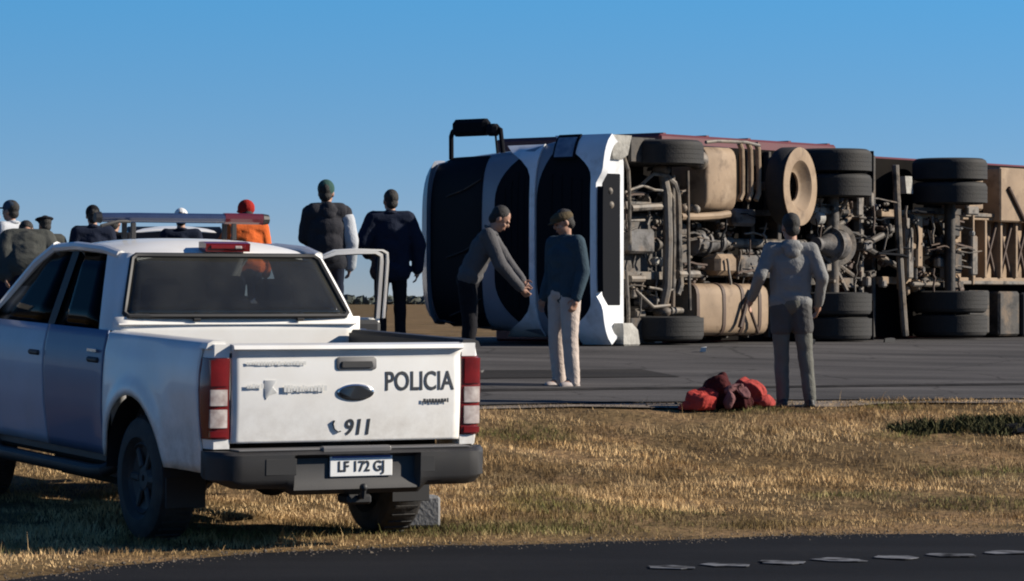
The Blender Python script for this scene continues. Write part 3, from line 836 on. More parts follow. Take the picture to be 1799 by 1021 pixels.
# wheels
def tyre_prof(r_, w, rim):
    h = w / 2
    return [(-h * .75, rim), (-h, rim + .03), (-h, r_ - .06), (-h * .85, r_ - .018), (-h * .6, r_), (h * .6, r_), (h * .85, r_ - .018), (h, r_ - .06), (h, rim + .03), (h * .75, rim)]
def make_wheel(parent, loc, r_, w, rim, mtyre, mrim, out=1, spokes=6):
    b = MB(); b.lathe(tyre_prof(r_, w, rim), (0, 0, 0), (1, 0, 0), 40, closed_profile=True)
    for k in range(36):
        a = 2 * math.pi * k / 36
        b.box((0, (r_ + .001) * math.cos(a), (r_ + .001) * math.sin(a)), (w * .62, .018, .012), 0, Matrix.Rotation(a - math.pi / 2, 3, 'X'))
    t = b.build('wheel', mtyre, parent, 30); t.location = loc
    b = MB(); b.lathe([(-w * .35, rim + .004), (w * .36, rim + .004), (w * .40, rim - .012), (w * .30, rim - .03), (w * .20, rim * .5), (w * .34, rim * .3), (w * .34, .02), (-w * .1, .02), (-w * .1, rim - .03)], (0, 0, 0), (out, 0, 0), 32, closed_profile=True)
    for k in range(spokes):
        a = 2 * math.pi * k / spokes
        b.box((out * w * .30, rim * .62 * math.cos(a), rim * .62 * math.sin(a)), (.03, rim * .62, .05), .01, Matrix.Rotation(a, 3, 'X'))
    b.build('rim', mrim, t, 30)
    return t
for a in AX:
    for s in (-1, 1):
        make_wheel(truck, (s * .775, a, .362), .388, .262, .225, MT['rubber'], MT['steelrim'], s)

# cab: back wall, roof, glass
b = MB(); b.grid(lambda i, j: (-.86 + 1.72 * i, 1.775 - .012 * (1 - (2 * i - 1) ** 2) + .012 * j, .62 + .715 * j), 16, 8); b.build('cab_back', MT['white'], truck, 40, fix=False, solid=.02)
b = MB(); b.box((0, 1.772, 1.288), (1.66, .022, .012), .004); b.build('cab_crease', MT['white'], truck)
def roof_z(x, y):
    z = 1.822 - .075 * abs(x / .71) ** 2.6 - .014 * ((y - 2.7) / .6) ** 2
    if y < 2.45: z -= .072 * ((2.45 - y) / .45) ** 2.2
    if y > 3.0: z -= .03 * ((y - 3.0) / .3) ** 2
    return z
b = MB(); b.grid(lambda i, j: ((-.715 + 1.43 * i) * (1 - .05 * (1 - j) ** 3), 2.005 + 1.235 * j + .03 * abs(2 * i - 1) ** 3 * (1 - j), roof_z(-.715 + 1.43 * i, 2.005 + 1.235 * j)), 28, 24)
roof = b.build('roof', MT['white'], truck, 50, fix=False, solid=.03, offset=-1)
def rear_glass(i, j, inset=0.0):
    z = 1.338 + (1.722 - 1.338) * j
    hw = (.785 + (.645 - .785) * j) - inset
    x = -hw + 2 * hw * i
    return Vector((x, 1.790 + .225 * j - .03 * (1 - (x / .8) ** 2), z))
b = MB(); b.grid(lambda i, j: rear_glass(i, j, .01), 20, 6); b.build('rear_window', MT['glass'], truck, 40, fix=False, solid=.005)
loop = [rear_glass(i, 0) for i in np.linspace(0.02, .98, 12)] + [rear_glass(1, j) for j in np.linspace(.06, .94, 6)] + [rear_glass(i, 1) for i in np.linspace(.98, .02, 12)] + [rear_glass(0, j) for j in np.linspace(.94, .06, 6)]
b = MB(); b.tube(loop + [loop[0], loop[1]], .017, 6); b.build('window_seal', MT['seal'], truck)
for x in (-.30, .42):
    b = MB(); b.box((x, 1.757, 1.318), (.05, .02, .018), .004); b.build('seal_clip', MT['seal'], truck)
b = MB(); b.loft([[(x, 2.015, 1.752), (x, 1.975, 1.748), (x, 1.968, 1.80), (x, 2.03, 1.812), (x, 2.09, 1.81), (x, 2.09, 1.76)] for x in (-.155, -.14, 0, .14, .155)])
tb = b.build('third_brake_lamp', MT['darkred'], truck)
b = MB(); b.box((0, 1.968, 1.776), (.25, .012, .026), .005); b.build('lens', MT['red'], tb)
b = MB(); b.box((.07, 1.964, 1.776), (.05, .010, .02), .004); b.build('lens', MT['clear'], tb)  # pale block paints a white glint on the red lamp
# windscreen and bonnet
b = MB(); b.grid(lambda i, j: ((-.80 + 1.6 * i) * (1 - .15 * j), 4.16 - .92 * j - .10 * abs(2 * i - 1) ** 2 * (1 - .5 * j), 1.19 + .575 * j), 16, 8); b.build('windscreen', MT['glass'], truck, 40, fix=False, solid=.005)
b = MB(); b.grid(lambda i, j: ((-.84 + 1.68 * i) * (1 - .10 * j ** 2), 4.10 + 1.16 * j - .16 * abs(2 * i - 1) ** 2.5 * j, 1.175 + .03 * (1 - (2 * i - 1) ** 2) - .12 * j ** 2.2), 16, 12); b.build('bonnet', MT['white'], truck, 50, fix=False, solid=.02)
b = MB(); b.box((0, 5.20, .86), (1.30, .10, .30), .03); b.build('front_grille', MT['plastic'], truck)
for k in range(3):
    b = MB(); b.box((0, 5.255, .78 + .08 * k), (1.1, .02, .035), .008); b.build('grille_bar', MT['chrome'], truck)
b = MB(); b.loft([[(x, 5.02 + .30 * (1 - (x / .95) ** 4) * .9, .70), (x, 5.05 + .32 * (1 - (x / .95) ** 4) * .9, .55), (x, 5.0 + .26 * (1 - (x / .95) ** 4) * .9, .38), (x, 4.9, .38), (x, 4.9, .70)] for x in np.linspace(-.91, .91, 15)])
b.build('front_bumper', MT['white'], truck)
for s in (-1, 1):
    b = MB(); b.loft([[(s * .62, 5.20, z), (s * .80, 5.10, z), (s * .87, 4.92, z), (s * .62, 4.92, z)] for z in (.80, 1.0)]); b.build('headlight', MT['clear'], truck)
# light bar on two pairs of legs
b = MB(); b.tube([(-.56, 2.80, 1.955), (-.30, 2.80, 1.957), (0, 2.80, 1.957), (.30, 2.80, 1.957), (.60, 2.80, 1.955)], [.036, .038, .038, .038, .036], 10, flat=.9)
lb = b.build('light_bar', MT['bar'], truck)
b = MB(); b.tube([(.32, 2.80, 1.958), (.605, 2.80, 1.956)], .0385, 10); b.build('red_lens', MT['barred'], lb)
for s in (-1, 1):
    b = MB(); b.tube([((.60 if s > 0 else -.56), 2.80, 1.955), ((.645 if s > 0 else -.60), 2.80, 1.955)], [.040, .033], 10); b.build('end_cap', MT['plastic'], lb)
    for yy in (2.72, 2.88):
        b = MB(); b.box((s * .36, yy, 1.87), (.035, .02, .11), .005); b.build('leg', MT['plastic'], lb)
b = MB(); b.tube([(-.58, 2.74, 1.90), (-.45, 2.76, 1.93), (-.36, 2.78, 1.93)], .012, 6); b.build('cable', MT['plastic'], lb)
# interior
for s in (-1, 1):
    for y, nm in ((3.05, 'front_seat'), (2.22, 'rear_seat')):
        b = MB(); b.box((s * .40, y, 1.10), (.50, .16, .62), .06, Matrix.Rotation(R(12), 3, 'X')); st = b.build(nm, MT['seat'], truck)
        b = MB(); b.box((s * .40, y - .10, 1.48), (.27, .10, .18), .04); b.build('head_rest', MT['seat'], st)
b = MB(); b.box((0, 2.30, .90), (1.5, .5, .16), .05); b.build('rear_bench', MT['seat'], truck)
b = MB(); b.box((0, 3.92, 1.08), (1.55, .35, .22), .06); b.build('dashboard', MT['interior'], truck)
b = MB(); b.lathe([(-.012, .18), (.012, .18), (.012, .155), (-.012, .155)], (-.40, 3.62, 1.16), (0, 1, .4), 24, True); b.build('steering_wheel', MT['interior'], truck)
b = MB(); b.box((0, 2.9, .62), (1.6, 2.3, .04)); b.build('cab_floor', MT['interior'], truck, 0)
b = MB(); b.box((0, .96, .74), (1.54, 1.58, .03)); b.build('bed_floor', MT['plastic'], truck, 0)
# ------------------------------------------------------------------ overturned lorry (lies on its right side, underside towards the camera)
TH = R(51)
F = Vector((-math.cos(TH), -math.sin(TH), 0)); U = Vector((-math.sin(TH), math.cos(TH), 0))
P0 = Vector((1.073, 39.4, 0))
LG = .955                                     # road height under it
HALF = 1.25
lorry = empty('overturned_lorry')
org = P0 - U * .3
lorry.matrix_world = Matrix(((0, F.x, U.x, org.x), (0, F.y, U.y, org.y), (-1, 0, 0, LG + HALF), (0, 0, 0, 1)))
tag(lorry, 'white overturned lorry lying on its side with chassis and wheels exposed', 'lorry')
def up(px, py, z):
    """photo measurement on the plane at height z of the upright lorry -> its own coordinates"""
    k = (px - CX) / FPX
    b = P0 + U * (z - .3)
    L = (k * b.y - b.x) / (math.cos(TH) - k * math.sin(TH))
    Y = b.y + L * math.sin(TH)
    zw = CAM_Z - (py - HY) / FPX * Y
    return Vector((LG + HALF - zw, -L, z))

MT['cabwhite'] = mat('lorry_cab_paint', (.74, .76, .78), .35, 0, (.5, .5, .5), 2.5, .35, coat=.3)
MT['slate'] = mat('lorry_slate_paint', (.19, .21, .25), .4, 0, (.12, .13, .16), 2.5, .5, coat=.2)
MT['cabglass'] = mat('lorry_dark_glass', (.004, .005, .008), .5, spec=.06)
MT['void'] = mat('lorry_black_plastic', (.007, .008, .011), .8, spec=.08)
MT['steel'] = mat('dusty_steel', (.060, .056, .053), .7, .1, (.12, .095, .07), 4, .8, bump=.2, bscale=25)
MT['palesteel'] = mat('pale_dusty_steel', (.125, .115, .105), .65, .1, (.20, .16, .115), 5, .8, bump=.15, bscale=30)
MT['darksteel'] = mat('dark_chassis_steel', (.022, .021, .021), .7, .1, (.055, .045, .035), 3.5, .7, bump=.2, bscale=25)
MT['tan'] = mat('tan_dusty_tank', (.27, .19, .12), .75, 0, (.17, .115, .07), 3, .8, bump=.1, bscale=20)
MT['strap'] = mat('brown_strap', (.060, .034, .022), .7)
MT['redbody'] = mat('red_cargo_panel', (.10, .012, .018), .5, 0, (.07, .01, .012), 3, .6)
MT['cast'] = mat('cast_grey', (.115, .11, .11), .7, .1, (.06, .055, .05), 6, .8, bump=.25, bscale=22)
MT['headlens'] = mat('headlight_glass', (.10, .13, .19), .2, 0, (.25, .28, .33), 9, .7, coat=.6)
MT['palelump'] = mat('pale_bracket', (.36, .35, .32), .8, 0, (.2, .19, .17), 9, .8, bump=.5, bscale=25)
MT['underfloor'] = mat('black_floor', (.006, .0055, .0055), .95, 0, (.014, .012, .010), 2, .6, spec=.05)  # near-black floor behind the gaps between the chassis parts

def grime(m, colr, scale, lo, hi, amt):
    n, l = m.node_tree.nodes, m.node_tree.links
    p = n['Principled BSDF']; src = p.inputs['Base Color'].links[0].from_socket
    t = n.new('ShaderNodeNewGeometry'); ns = n.new('ShaderNodeTexNoise')
    ns.inputs['Scale'].default_value = scale; ns.inputs['Detail'].default_value = 8; ns.inputs['Roughness'].default_value = .65
    l.new(t.outputs['Position'], ns.inputs['Vector'])
    a = n.new('ShaderNodeMapRange'); a.inputs['From Min'].default_value = lo; a.inputs['From Max'].default_value = hi; a.inputs['To Max'].default_value = amt
    l.new(ns.outputs['Fac'], a.inputs['Value'])
    mx = n.new('ShaderNodeMix'); mx.data_type = 'RGBA'; mx.inputs['B'].default_value = (*colr, 1)
    l.new(a.outputs[0], mx.inputs['Factor']); l.new(src, mx.inputs['A']); l.new(mx.outputs['Result'], p.inputs['Base Color'])
for k_ in ('steel', 'palesteel', 'cast', 'darksteel'):
    grime(MT[k_], (.16, .105, .060), 2.6, .50, .70, .75)       # dried mud
    grime(MT[k_], (.006, .005, .005), 4.5, .50, .62, .90)      # grease
grime(MT['tan'], (.06, .034, .02), 5.0, .52, .75, .8)
grime(MT['tan'], (.42, .32, .22), 2.0, .55, .7, .5)
grime(MT['cabwhite'], (.30, .27, .23), 3.0, .52, .75, .6)
# cab shell
def hw(z): return float(np.interp(z, [.3, 1.1, 1.3, 1.5, 2.0, 2.25, 2.7, 3.20, 3.38, 3.46], [1.235, 1.245, 1.20, 1.13, 1.10, 1.085, 1.065, 1.02, .93, .78]))
def fy(z): return float(np.interp(z, [.3, .7, 2.0, 2.25, 3.20, 3.38, 3.46], [-.02, 0, -.03, -.06, -.26, -.38, -.58]))
def front(x, z, o=0.0):
    t = min(abs(x) / hw(z), .9999)
    d = .50 * (1 - (1 - t ** 4.2) ** (1 / 4.2))
    return Vector((x + (math.copysign(1, x) * o * t ** 8), fy(z) - d + o, z))
def cab_ring(z, back):
    pts = []
    for a in np.linspace(-1, 1, 33):
        x = math.copysign(abs(a) ** .75, a) * hw(z) * .9999
        pts.append(front(x, z))
    return pts + [Vector((hw(z), back, z)), Vector((-hw(z), back, z))]
b = MB()
b.loft([cab_ring(z, -2.1) for z in (1.0, 1.3, 1.7, 2.0, 2.25, 2.6, 2.9, 3.20, 3.38, 3.46)])
cab = b.build('cab', MT['slate'], lorry, 45)
b = MB(); b.loft([cab_ring(z, -.55) for z in (.42, .7, .995)]); b.build('lower_front', MT['cabwhite'], lorry, 45)
def fpanel(name, x0, x1, zlo, zhi, o0, o1, m, nx=24, nz=10, parent=lorry):
    """a panel laid on the curved cab front, standing proud by o1"""
    b = MB()
    lo = zlo if callable(zlo) else (lambda x: zlo); hi = zhi if callable(zhi) else (lambda x: zhi)
    P = lambda i, j, o: front(x0 + (x1 - x0) * i, lo(x0 + (x1 - x0) * i) + (hi(x0 + (x1 - x0) * i) - lo(x0 + (x1 - x0) * i)) * j, o)
    n0 = (nx + 1) * (nz + 1)
    v = [P(i / nx, j / nz, o1) for i in range(nx + 1) for j in range(nz + 1)] + [P(i / nx, j / nz, o0) for i in range(nx + 1) for j in range(nz + 1)]
    f = []
    I = lambda i, j: i * (nz + 1) + j
    for i in range(nx):
        for j in range(nz):
            f.append((I(i, j), I(i + 1, j), I(i + 1, j + 1), I(i, j + 1)))
            f.append(tuple(n0 + k for k in (I(i, j), I(i, j + 1), I(i + 1, j + 1), I(i + 1, j))))
    for i in range(nx):
        f.append((I(i, 0), n0 + I(i, 0), n0 + I(i + 1, 0), I(i + 1, 0))); f.append((I(i, nz), I(i + 1, nz), n0 + I(i + 1, nz), n0 + I(i, nz)))
    for j in range(nz):
        f.append((I(0, j), I(0, j + 1), n0 + I(0, j + 1), n0 + I(0, j))); f.append((I(nx, j), n0 + I(nx, j), n0 + I(nx, j + 1), I(nx, j + 1)))
    b.add(v, f)
    return b.build(name, m, parent, 40)
fpanel('windscreen', -1.03, 1.03, lambda x: 2.20 - .02 * abs(x) ** 3, lambda x: 3.17 - .05 * abs(x) ** 4, -.01, .012, MT['cabglass'])
fpanel('sun_visor', -.96, .96, 3.20, lambda x: 3.37 - .03 * abs(x) ** 3, -.02, .06, MT['slate'], nz=4)
for x0 in (-.75, .0, .7):
    b = MB(); b.tube([front(x0, 2.20, .02), front(x0 + .12, 2.5, .03), front(x0 + .20, 2.85, .026)], .010, 6); b.build('wiper', MT['darksteel'], lorry)
arc = lambda x, z0, z1: z0 + (z1 - z0) * max(0, (abs(x) - .45) / .60) ** 2.2
ug = fpanel('upper_grille', -.98, .98, 1.43, lambda x: 1.97 - arc(x, 0, .42), -.01, .010, MT['void'])
for k in range(4):
    z = 1.50 + .10 * k
    xe = .92 - .10 * k
    fpanel('grille_slat', -xe, xe, z, z + .018, .004, .016, MT['void'], nx=16, nz=1)
fpanel('front_bar', -1.14, 1.14, lambda x: 1.335 - .02 * abs(x) ** 6, lambda x: 1.415 + .55 * max(0, (abs(x) - .70) / .4) ** 2.4, -.01, .022, MT['cabwhite'], nz=4)
bz = lambda x: .465 + .66 * max(0, (abs(x) - .74) / .45) ** 1.8
fpanel('lower_grille', -1.08, 1.08, lambda x: bz(x) - .02, lambda x: max(bz(x) + .005, 1.31 - arc(x, 0, .22)), -.01, .009, MT['void'])
for k in range(4):
    z = .62 + .15 * k
    fpanel('grille_slat', -.72 - .02 * k, .72 + .02 * k, z, z + .02, .004, .016, MT['void'], nx=16, nz=1)
for s in (-1, 1):
    x0, x1 = (.95, 1.20) if s > 0 else (-1.20, -.95)
    h = fpanel('headlight', x0, x1, .72, 1.06, .05, .066, MT['void'], nx=8, nz=6)
    fpanel('lens', (x0 + .02 if s > 0 else x0 + .03), (x1 - .03 if s > 0 else x1 - .02), .75, 1.03, .06, .072, MT['headlens'] if 'headlens' in MT else MT['clear'], nx=6, nz=6, parent=h)
# bumper: deeper at both ends, open in the middle
fpanel('front_bumper', -1.20, 1.20, lambda x: .385 - .085 * min(1, max(0, (abs(x) - .66) / .14)), bz, -.06, .055, MT['cabwhite'], nx=40, nz=5)
b = MB(); b.box((0, -.30, .46), (1.6, .40, .10), .03); b.build('bumper_beam', MT['void'], lorry)
fpanel('bumper_valance', -.62, .62, .30, .38, -.05, .03, MT['void'], nz=2)
for s in (-1, 1):
    b = MB(); b.box((s * 1.085, -1.15, 2.25), (.012, .85, .70), .005); b.build('side_window', MT['cabglass'], lorry)
    b = MB(); b.box((s * 1.12, -1.62, 1.75), (.02, .16, .04), .008); b.build('door_handle', MT['void'], lorry)
    b = MB()
    for k in range(2): b.box((s * 1.08, -.95, .45 + .28 * k), (.30, .50, .05), .01)
    b.build('cab_step', MT['darksteel'], lorry)
b = MB(); b.box((0, -1.3, .985), (2.3, 1.5, .03)); b.build('cab_floor', MT['underfloor'], lorry, 0)

# mirror on the left side, now on top
def mirror(s):
    x = s * 1.20
    b = MB(); b.box((s * 1.40, -.42, 2.66), (.21, .16, .56), .05); m_ = b.build('mirror', MT['void'], lorry)
    b = MB(); b.box((s * 1.36, -.40, 2.30), (.15, .15, .16), .04); b.build('wide_mirror', MT['void'], m_)
    b = MB(); b.tube([(s * 1.02, -.44, 3.0), (s * 1.30, -.42, 2.985), (s * 1.36, -.42, 2.96), (s * 1.41, -.42, 2.88)], .030, 8); b.build('mirror_arm', MT['void'], m_)
    b = MB(); b.tube([(s * 1.08, -.44, 2.18), (s * 1.36, -.42, 2.20), (s * 1.39, -.42, 2.26), (s * 1.42, -.42, 2.4)], .030, 8); b.build('mirror_arm', MT['void'], m_)
    b = MB(); b.tube([(s * 1.08, -.48, 2.30), (s * 1.38, -.46, 2.32)], .014, 6); b.build('mirror_arm', MT['void'], m_)
mirror(-1)

# cargo body behind the cab
b = MB(); b.box((-.055, -4.25, 2.48), (2.60, 3.95, 2.66), .03); body = b.build('cargo_body', MT['redbody'], lorry)
for s in (-1, 1):
    for k in range(5):
        b = MB(); b.box((s * 1.306 - .055, -2.4 - .92 * k, 2.48), (.018, .07, 2.60), .004); b.build('body_post', MT['redbody'], lorry)
b = MB(); b.box((0, -4.25, 1.125), (2.45, 3.9, .04)); b.build('cargo_floor', MT['underfloor'], lorry, 0)
for k in range(8):
    b = MB(); b.box((0, -2.55 - .48 * k, 1.06), (2.40, .06, .09), .008); b.build('floor_bearer', MT['darksteel'], lorry)

# frame
for s in (-1, 1):
    b = MB()
    poly = [(s * .43, 1.0), (s * .36, 1.0), (s * .36, .985), (s * .415, .985), (s * .415, .765), (s * .36, .765), (s * .36, .75), (s * .43, .75)]
    b.prism([(x, -.45, z) for x, z in poly], (0, -5.85, 0)); b.build('chassis_rail', MT['darksteel'], lorry, 0)
for y in (-.55, -2.05, -3.0, -3.75, -4.35, -5.85):
    b = MB(); b.box((0, y, .86), (.82, .09, .16), .012); b.build('cross_member', MT['darksteel'], lorry)
b = MB(); b.box((0, -6.22, .80), (2.42, .10, .12), .02); b.build('rear_crossbar', MT['palesteel'], lorry)

# tyres, rims
def truck_wheel(parent, loc, out, mt=None, w=.30, r_=.505):
    b = MB(); b.lathe(tyre_prof(r_, w, .29), (0, 0, 0), (1, 0, 0), 48, closed_profile=True)
    h = w / 2
    for gx in (-.55, -.2, .2, .55):
        b.lathe([(gx * h - .006, r_ + .001), (gx * h - .006, r_ + .004), (gx * h + .050, r_ + .004), (gx * h + .050, r_ + .001)], (0, 0, 0), (1, 0, 0), 48, closed_profile=True)
    t = b.build('wheel', mt or MT['dustrubber'], parent, 30); t.location = loc
    b = MB(); b.lathe([(-h * .8, .295), (h * .8, .295), (h * .85, .28), (h * .3, .26), (h * .1, .20), (h * .35, .13), (h * .9, .12), (h * .9, .02), (-h * .2, .02), (-h * .2, .25), (-h * .8, .27)], (0, 0, 0), (out, 0, 0), 32, closed_profile=True)
    for k in range(10):
        a = 2 * math.pi * k / 10
        b.tube([(out * h * .15, .17 * math.cos(a), .17 * math.sin(a)), (out * h * .35, .17 * math.cos(a), .17 * math.sin(a))], .016, 6)
    b.build('rim', MT['palesteel'], t, 30)
    return t
FA, DA = -1.42, -5.14
w0 = truck_wheel(lorry, (-1.06, FA, .50), -1)
share(w0, lorry, (1.06, FA, .50), (0, 0, math.pi))
for s in (-1, 1):
    for dx in (1.085, .765):
        share(w0, lorry, (s * dx, DA, .50), (0, 0, 0 if s < 0 else math.pi))
# spare wheel carried flat under the frame, slightly tilted, dust on its disc
q = up(1388, 328, .34)
b = MB(); b.lathe(tyre_prof(.50, .28, .33), (0, 0, 0), (0, 0, 1), 44, closed_profile=True)
spare = b.build('spare_wheel', MT['dustrubber'], lorry, 30); spare.location = q; spare.rotation_euler = (R(-9), 0, 0)
b = MB()
b.lathe([(-.145, .495), (-.152, .44), (-.15, .33), (-.12, .30), (-.05, .24), (-.03, .19), (-.03, .185), (.0, .185), (.0, .25), (-.10, .34), (-.135, .44), (-.13, .49)], (0, 0, 0), (0, 0, 1), 40, closed_profile=True)
b.build('rim', MT['tan'], spare, 40)
b = MB(); b.box((0, .02, .22), (.10, .75, .30), .01); b.build('carrier_bar', MT['darksteel'], spare)

def pipe(name, pts, r_, m, z=None, parent=lorry, n=8):
    b = MB(); b.tube([up(p[0], p[1], p[2] if len(p) > 2 else z) for p in pts], r_, n); return b.build(name, m, parent)
def block(name, x0, y0, x1, y1, z, depth, m, bev=.03, parent=lorry):
    """a casting that covers the measured rectangle, its lower face at z, reaching depth upwards"""
    a, c = up(x0, y0, z), up(x1, y1, z)
    b = MB(); ctr = ((a.x + c.x) / 2, (a.y + c.y) / 2, z + depth / 2); dx, dy = abs(a.x - c.x), abs(a.y - c.y)
    if name.endswith('fitting') and int(x0 * 7) % 3 == 0:
        ax = (1, 0, 0) if dx > dy else (0, 1, 0); ln, rr = max(dx, dy), min(dx, dy) / 2
        b.lathe([(-ln / 2, rr * .5), (-ln / 2, rr), (-ln * .1, rr), (-ln * .1, rr * 1.25), (ln * .1, rr * 1.25), (ln * .1, rr * .8), (ln / 2, rr * .8), (ln / 2, rr * .3)], ctr, ax, 12)
    elif name.endswith('fitting') and int(x0 * 7) % 3 == 1:
        b.box(ctr, (dx, dy, depth), bev, Matrix.Rotation(R((x0 * 13) % 50 - 25), 3, 'Z'))
        b.tube([(ctr[0] - dx * .3, ctr[1], z), (ctr[0] - dx * .3, ctr[1], z - .04)], .014, 6)
    else:
        b.box(ctr, (dx, dy, depth), bev)
    return b.build(name, m, parent)
# front axle beam, tie rod, drag link
b = MB(); b.tube([(-.95, FA, .50), (-.75, FA, .47), (-.55, FA, .42), (0, FA, .40), (.55, FA, .42), (.75, FA, .47), (.95, FA, .50)], [.05, .06, .06, .055, .06, .06, .05], 8); b.build('front_axle', MT['palesteel'], lorry)
b = MB(); b.tube([(-.80, FA - .16, .45), (0, FA - .17, .44), (.80, FA - .16, .45)], .026, 8); b.build('tie_rod', MT['palesteel'], lorry)
for s in (-1, 1):
    b = MB()
    for k in range(4):
        L_ = .80 - .14 * k
        b.loft([[(s * .42 - .045, FA + L_ * t, .52 + .10 * t * t + .018 * k), (s * .42 + .045, FA + L_ * t, .52 + .10 * t * t + .018 * k), (s * .42 + .045, FA + L_ * t, .535 + .10 * t * t + .018 * k), (s * .42 - .045, FA + L_ * t, .535 + .10 * t * t + .018 * k)] for t in np.linspace(-1, 1, 11)])
    b.build('leaf_spring', MT['palesteel'], lorry, 30)
    b = MB(); b.tube([(s * .50, FA - .55, .95), (s * .56, FA - .1, .58)], [.05, .035], 10); b.build('shock_absorber', MT['steel'], lorry)
    b = MB(); b.ell((s * .86, FA, .50), (.08, .10, .12)); b.build('steering_knuckle', MT['steel'], lorry)
    b = MB(); b.tube([(s * .78, FA - .05, .42), (s * .80, FA + .25, .44), (s * .55, FA + .55, .55)], .022, 8); b.build('steering_link', MT['palesteel'], lorry)
# engine and gearbox
block('engine_block', 1082, 372, 1172, 500, .62, .40, MT['steel'], .05)
sump = block('oil_sump', 1107, 402, 1152, 446, .46, .20, MT['cast'], .03)
block('clutch_housing', 1168, 392, 1215, 470, .60, .34, MT['steel'], .06)
g0 = up(1225, 425, .7); g1 = up(1300, 425, .7)
b = MB(); b.lathe([(0, .13), (.04, .19), (.06, .19), (.07, .16), (.30, .155), (.31, .18), (.35, .18), (.36, .13), (.62, .11), (.63, .14), (.68, .14), (.69, .07), (.74, .07)], (0, g0.y + .1, .80), (0, -1, 0), 20); b.build('gearbox', MT['cast'], lorry)
b = MB(); b.tube([(0, g1.y + .25, .78), (0, DA + .42, .66)], .062, 14); b.tube([(0, g1.y + .27, .78), (0, g1.y + .12, .775)], .085, 12); b.build('drive_shaft', MT['palesteel'], lorry)
block('shaft_bearing', 1290, 366, 1330, 398, .58, .16, MT['cast'], .04)
block('battery_box', 1300, 448, 1352, 486, .55, .35, MT['cast'], .03)
block('air_dryer', 1262, 446, 1298, 484, .55, .30, MT['tan'], .06)
# radiator and front bits
for k, (a, c, d, e, mm) in enumerate(((1062, 335, 1078, 350, 'palesteel'), (1080, 338, 1092, 356, 'palesteel'), (1064, 358, 1080, 370, 'steel'), (1076, 378, 1090, 392, 'palesteel'), (1085, 436, 1096, 462, 'palesteel'),
                                     (1152, 420, 1166, 440, 'steel'), (1153, 452, 1160, 466, 'palelump'), (1164, 452, 1172, 468, 'palelump'), (1076, 480, 1086, 500, 'palesteel'), (1112, 506, 1124, 524, 'palesteel'),
                                     (1118, 545, 1136, 560, 'steel'), (1140, 520, 1160, 545, 'cast'), (1170, 540, 1206, 552, 'palesteel'), (1158, 384, 1170, 396, 'palesteel'), (1176, 400, 1190, 424, 'steel'), (1140, 476, 1160, 492, 'cast'))):
    block('engine_fitting', a, c, d, e, .50 + .02 * (k % 4), .14, MT[mm], .02)
rp = random.Random(5)
for k in range(90):
    px, py = rp.uniform(1066, 1215), rp.uniform(330, 560)
    s_ = rp.uniform(5, 15); t_ = rp.uniform(5, 13)
    block('engine_fitting', px, py, px + s_, py + t_, rp.uniform(.56, .72), rp.uniform(.06, .2), MT[rp.choice(['steel', 'darksteel', 'cast', 'palesteel', 'darksteel'])], .02)
pipe('coolant_pipe', [(1096, 275), (1104, 300), (1106, 340), (1106, 400), (1107, 430)], .022, MT['palesteel'], .42)
pipe('coolant_pipe', [(1100, 475), (1102, 510), (1104, 545), (1104, 572)], .022, MT['palesteel'], .42)
pipe('brake_hose', [(1098, 338), (1112, 332), (1130, 326), (1150, 334), (1176, 336), (1184, 352)], .018, MT['palesteel'], .44)
pipe('stabiliser_bar', [(1108, 366), (1140, 364), (1163, 363)], .045, MT['palesteel'], .46)
pipe('bracing_rod', [(1100, 388), (1132, 387)], .016, MT['palesteel'], .44)
pipe('exhaust_pipe', [(1172, 312), (1184, 322), (1190, 340), (1192, 370), (1193, 460), (1196, 500), (1190, 518)], .040, MT['palesteel'], .44)
pipe('exhaust_pipe', [(1208, 300), (1209, 380), (1210, 470), (1212, 545)], .022, MT['steel'], .40)
pipe('air_line', [(1064, 400), (1082, 402), (1098, 408), (1118, 400)], .014, MT['steel'], .46)
pipe('air_line', [(1062, 485), (1066, 500), (1082, 508), (1090, 512)], .014, MT['palesteel'], .46)
pipe('air_line', [(1140, 505), (1158, 508), (1172, 512), (1184, 508), (1186, 490)], .016, MT['palesteel'], .44)
pipe('tie_bar', [(1106, 490), (1130, 490)], .045, MT['palesteel'], .46)
pipe('cross_tube', [(1195, 381), (1230, 381), (1262, 379), (1280, 376)], .048, MT['tan'], .44)
pipe('cross_tube', [(1190, 482), (1226, 482)], .050, MT['palesteel'], .44)
for (px, py) in ((1068, 336), (1200, 366), (1222, 368), (1070, 360)):
    q = up(px, py, .45); b = MB(); b.ell(q, (.06, .06, .06)); b.build('joint', MT['palesteel'], lorry)
# pale tapered brackets ahead of the front wheels
q = up(1078, 257, .45); b = MB(); b.loft([[q + Vector((-.13, dx * .20, dz * .12)) for dx, dz in ((-1, -1), (1, -1), (1, 1), (-1, 1))], [q + Vector((.10, dx * .15, dz * .10)) for dx, dz in ((-1, -1), (1, -1), (1, 1), (-1, 1))], [q + Vector((.16, dx * .08, dz * .06)) for dx, dz in ((-1, -1), (1, -1), (1, 1), (-1, 1))]])
b.build('step_bracket', MT['palelump'], lorry)
q = up(1094, 590, .36); b = MB(); b.loft([[q + Vector((-.15, dx * .09, dz * .07)) for dx, dz in ((-1, -1), (1, -1), (1, 1), (-1, 1))], [q + Vector((-.07, dx * .14, dz * .12)) for dx, dz in ((-1, -1), (1, -1), (1, 1), (-1, 1))], [q + Vector((.10, dx * .16 - .02, dz * .12)) for dx, dz in ((-1, -1), (1, -1), (1, 1), (-1, 1))], [q + Vector((.15, dx * .10 - .06, dz * .08)) for dx, dz in ((-1, -1), (1, -1), (1, 1), (-1, 1))]])
b.build('step_bracket', MT['palelump'], lorry)
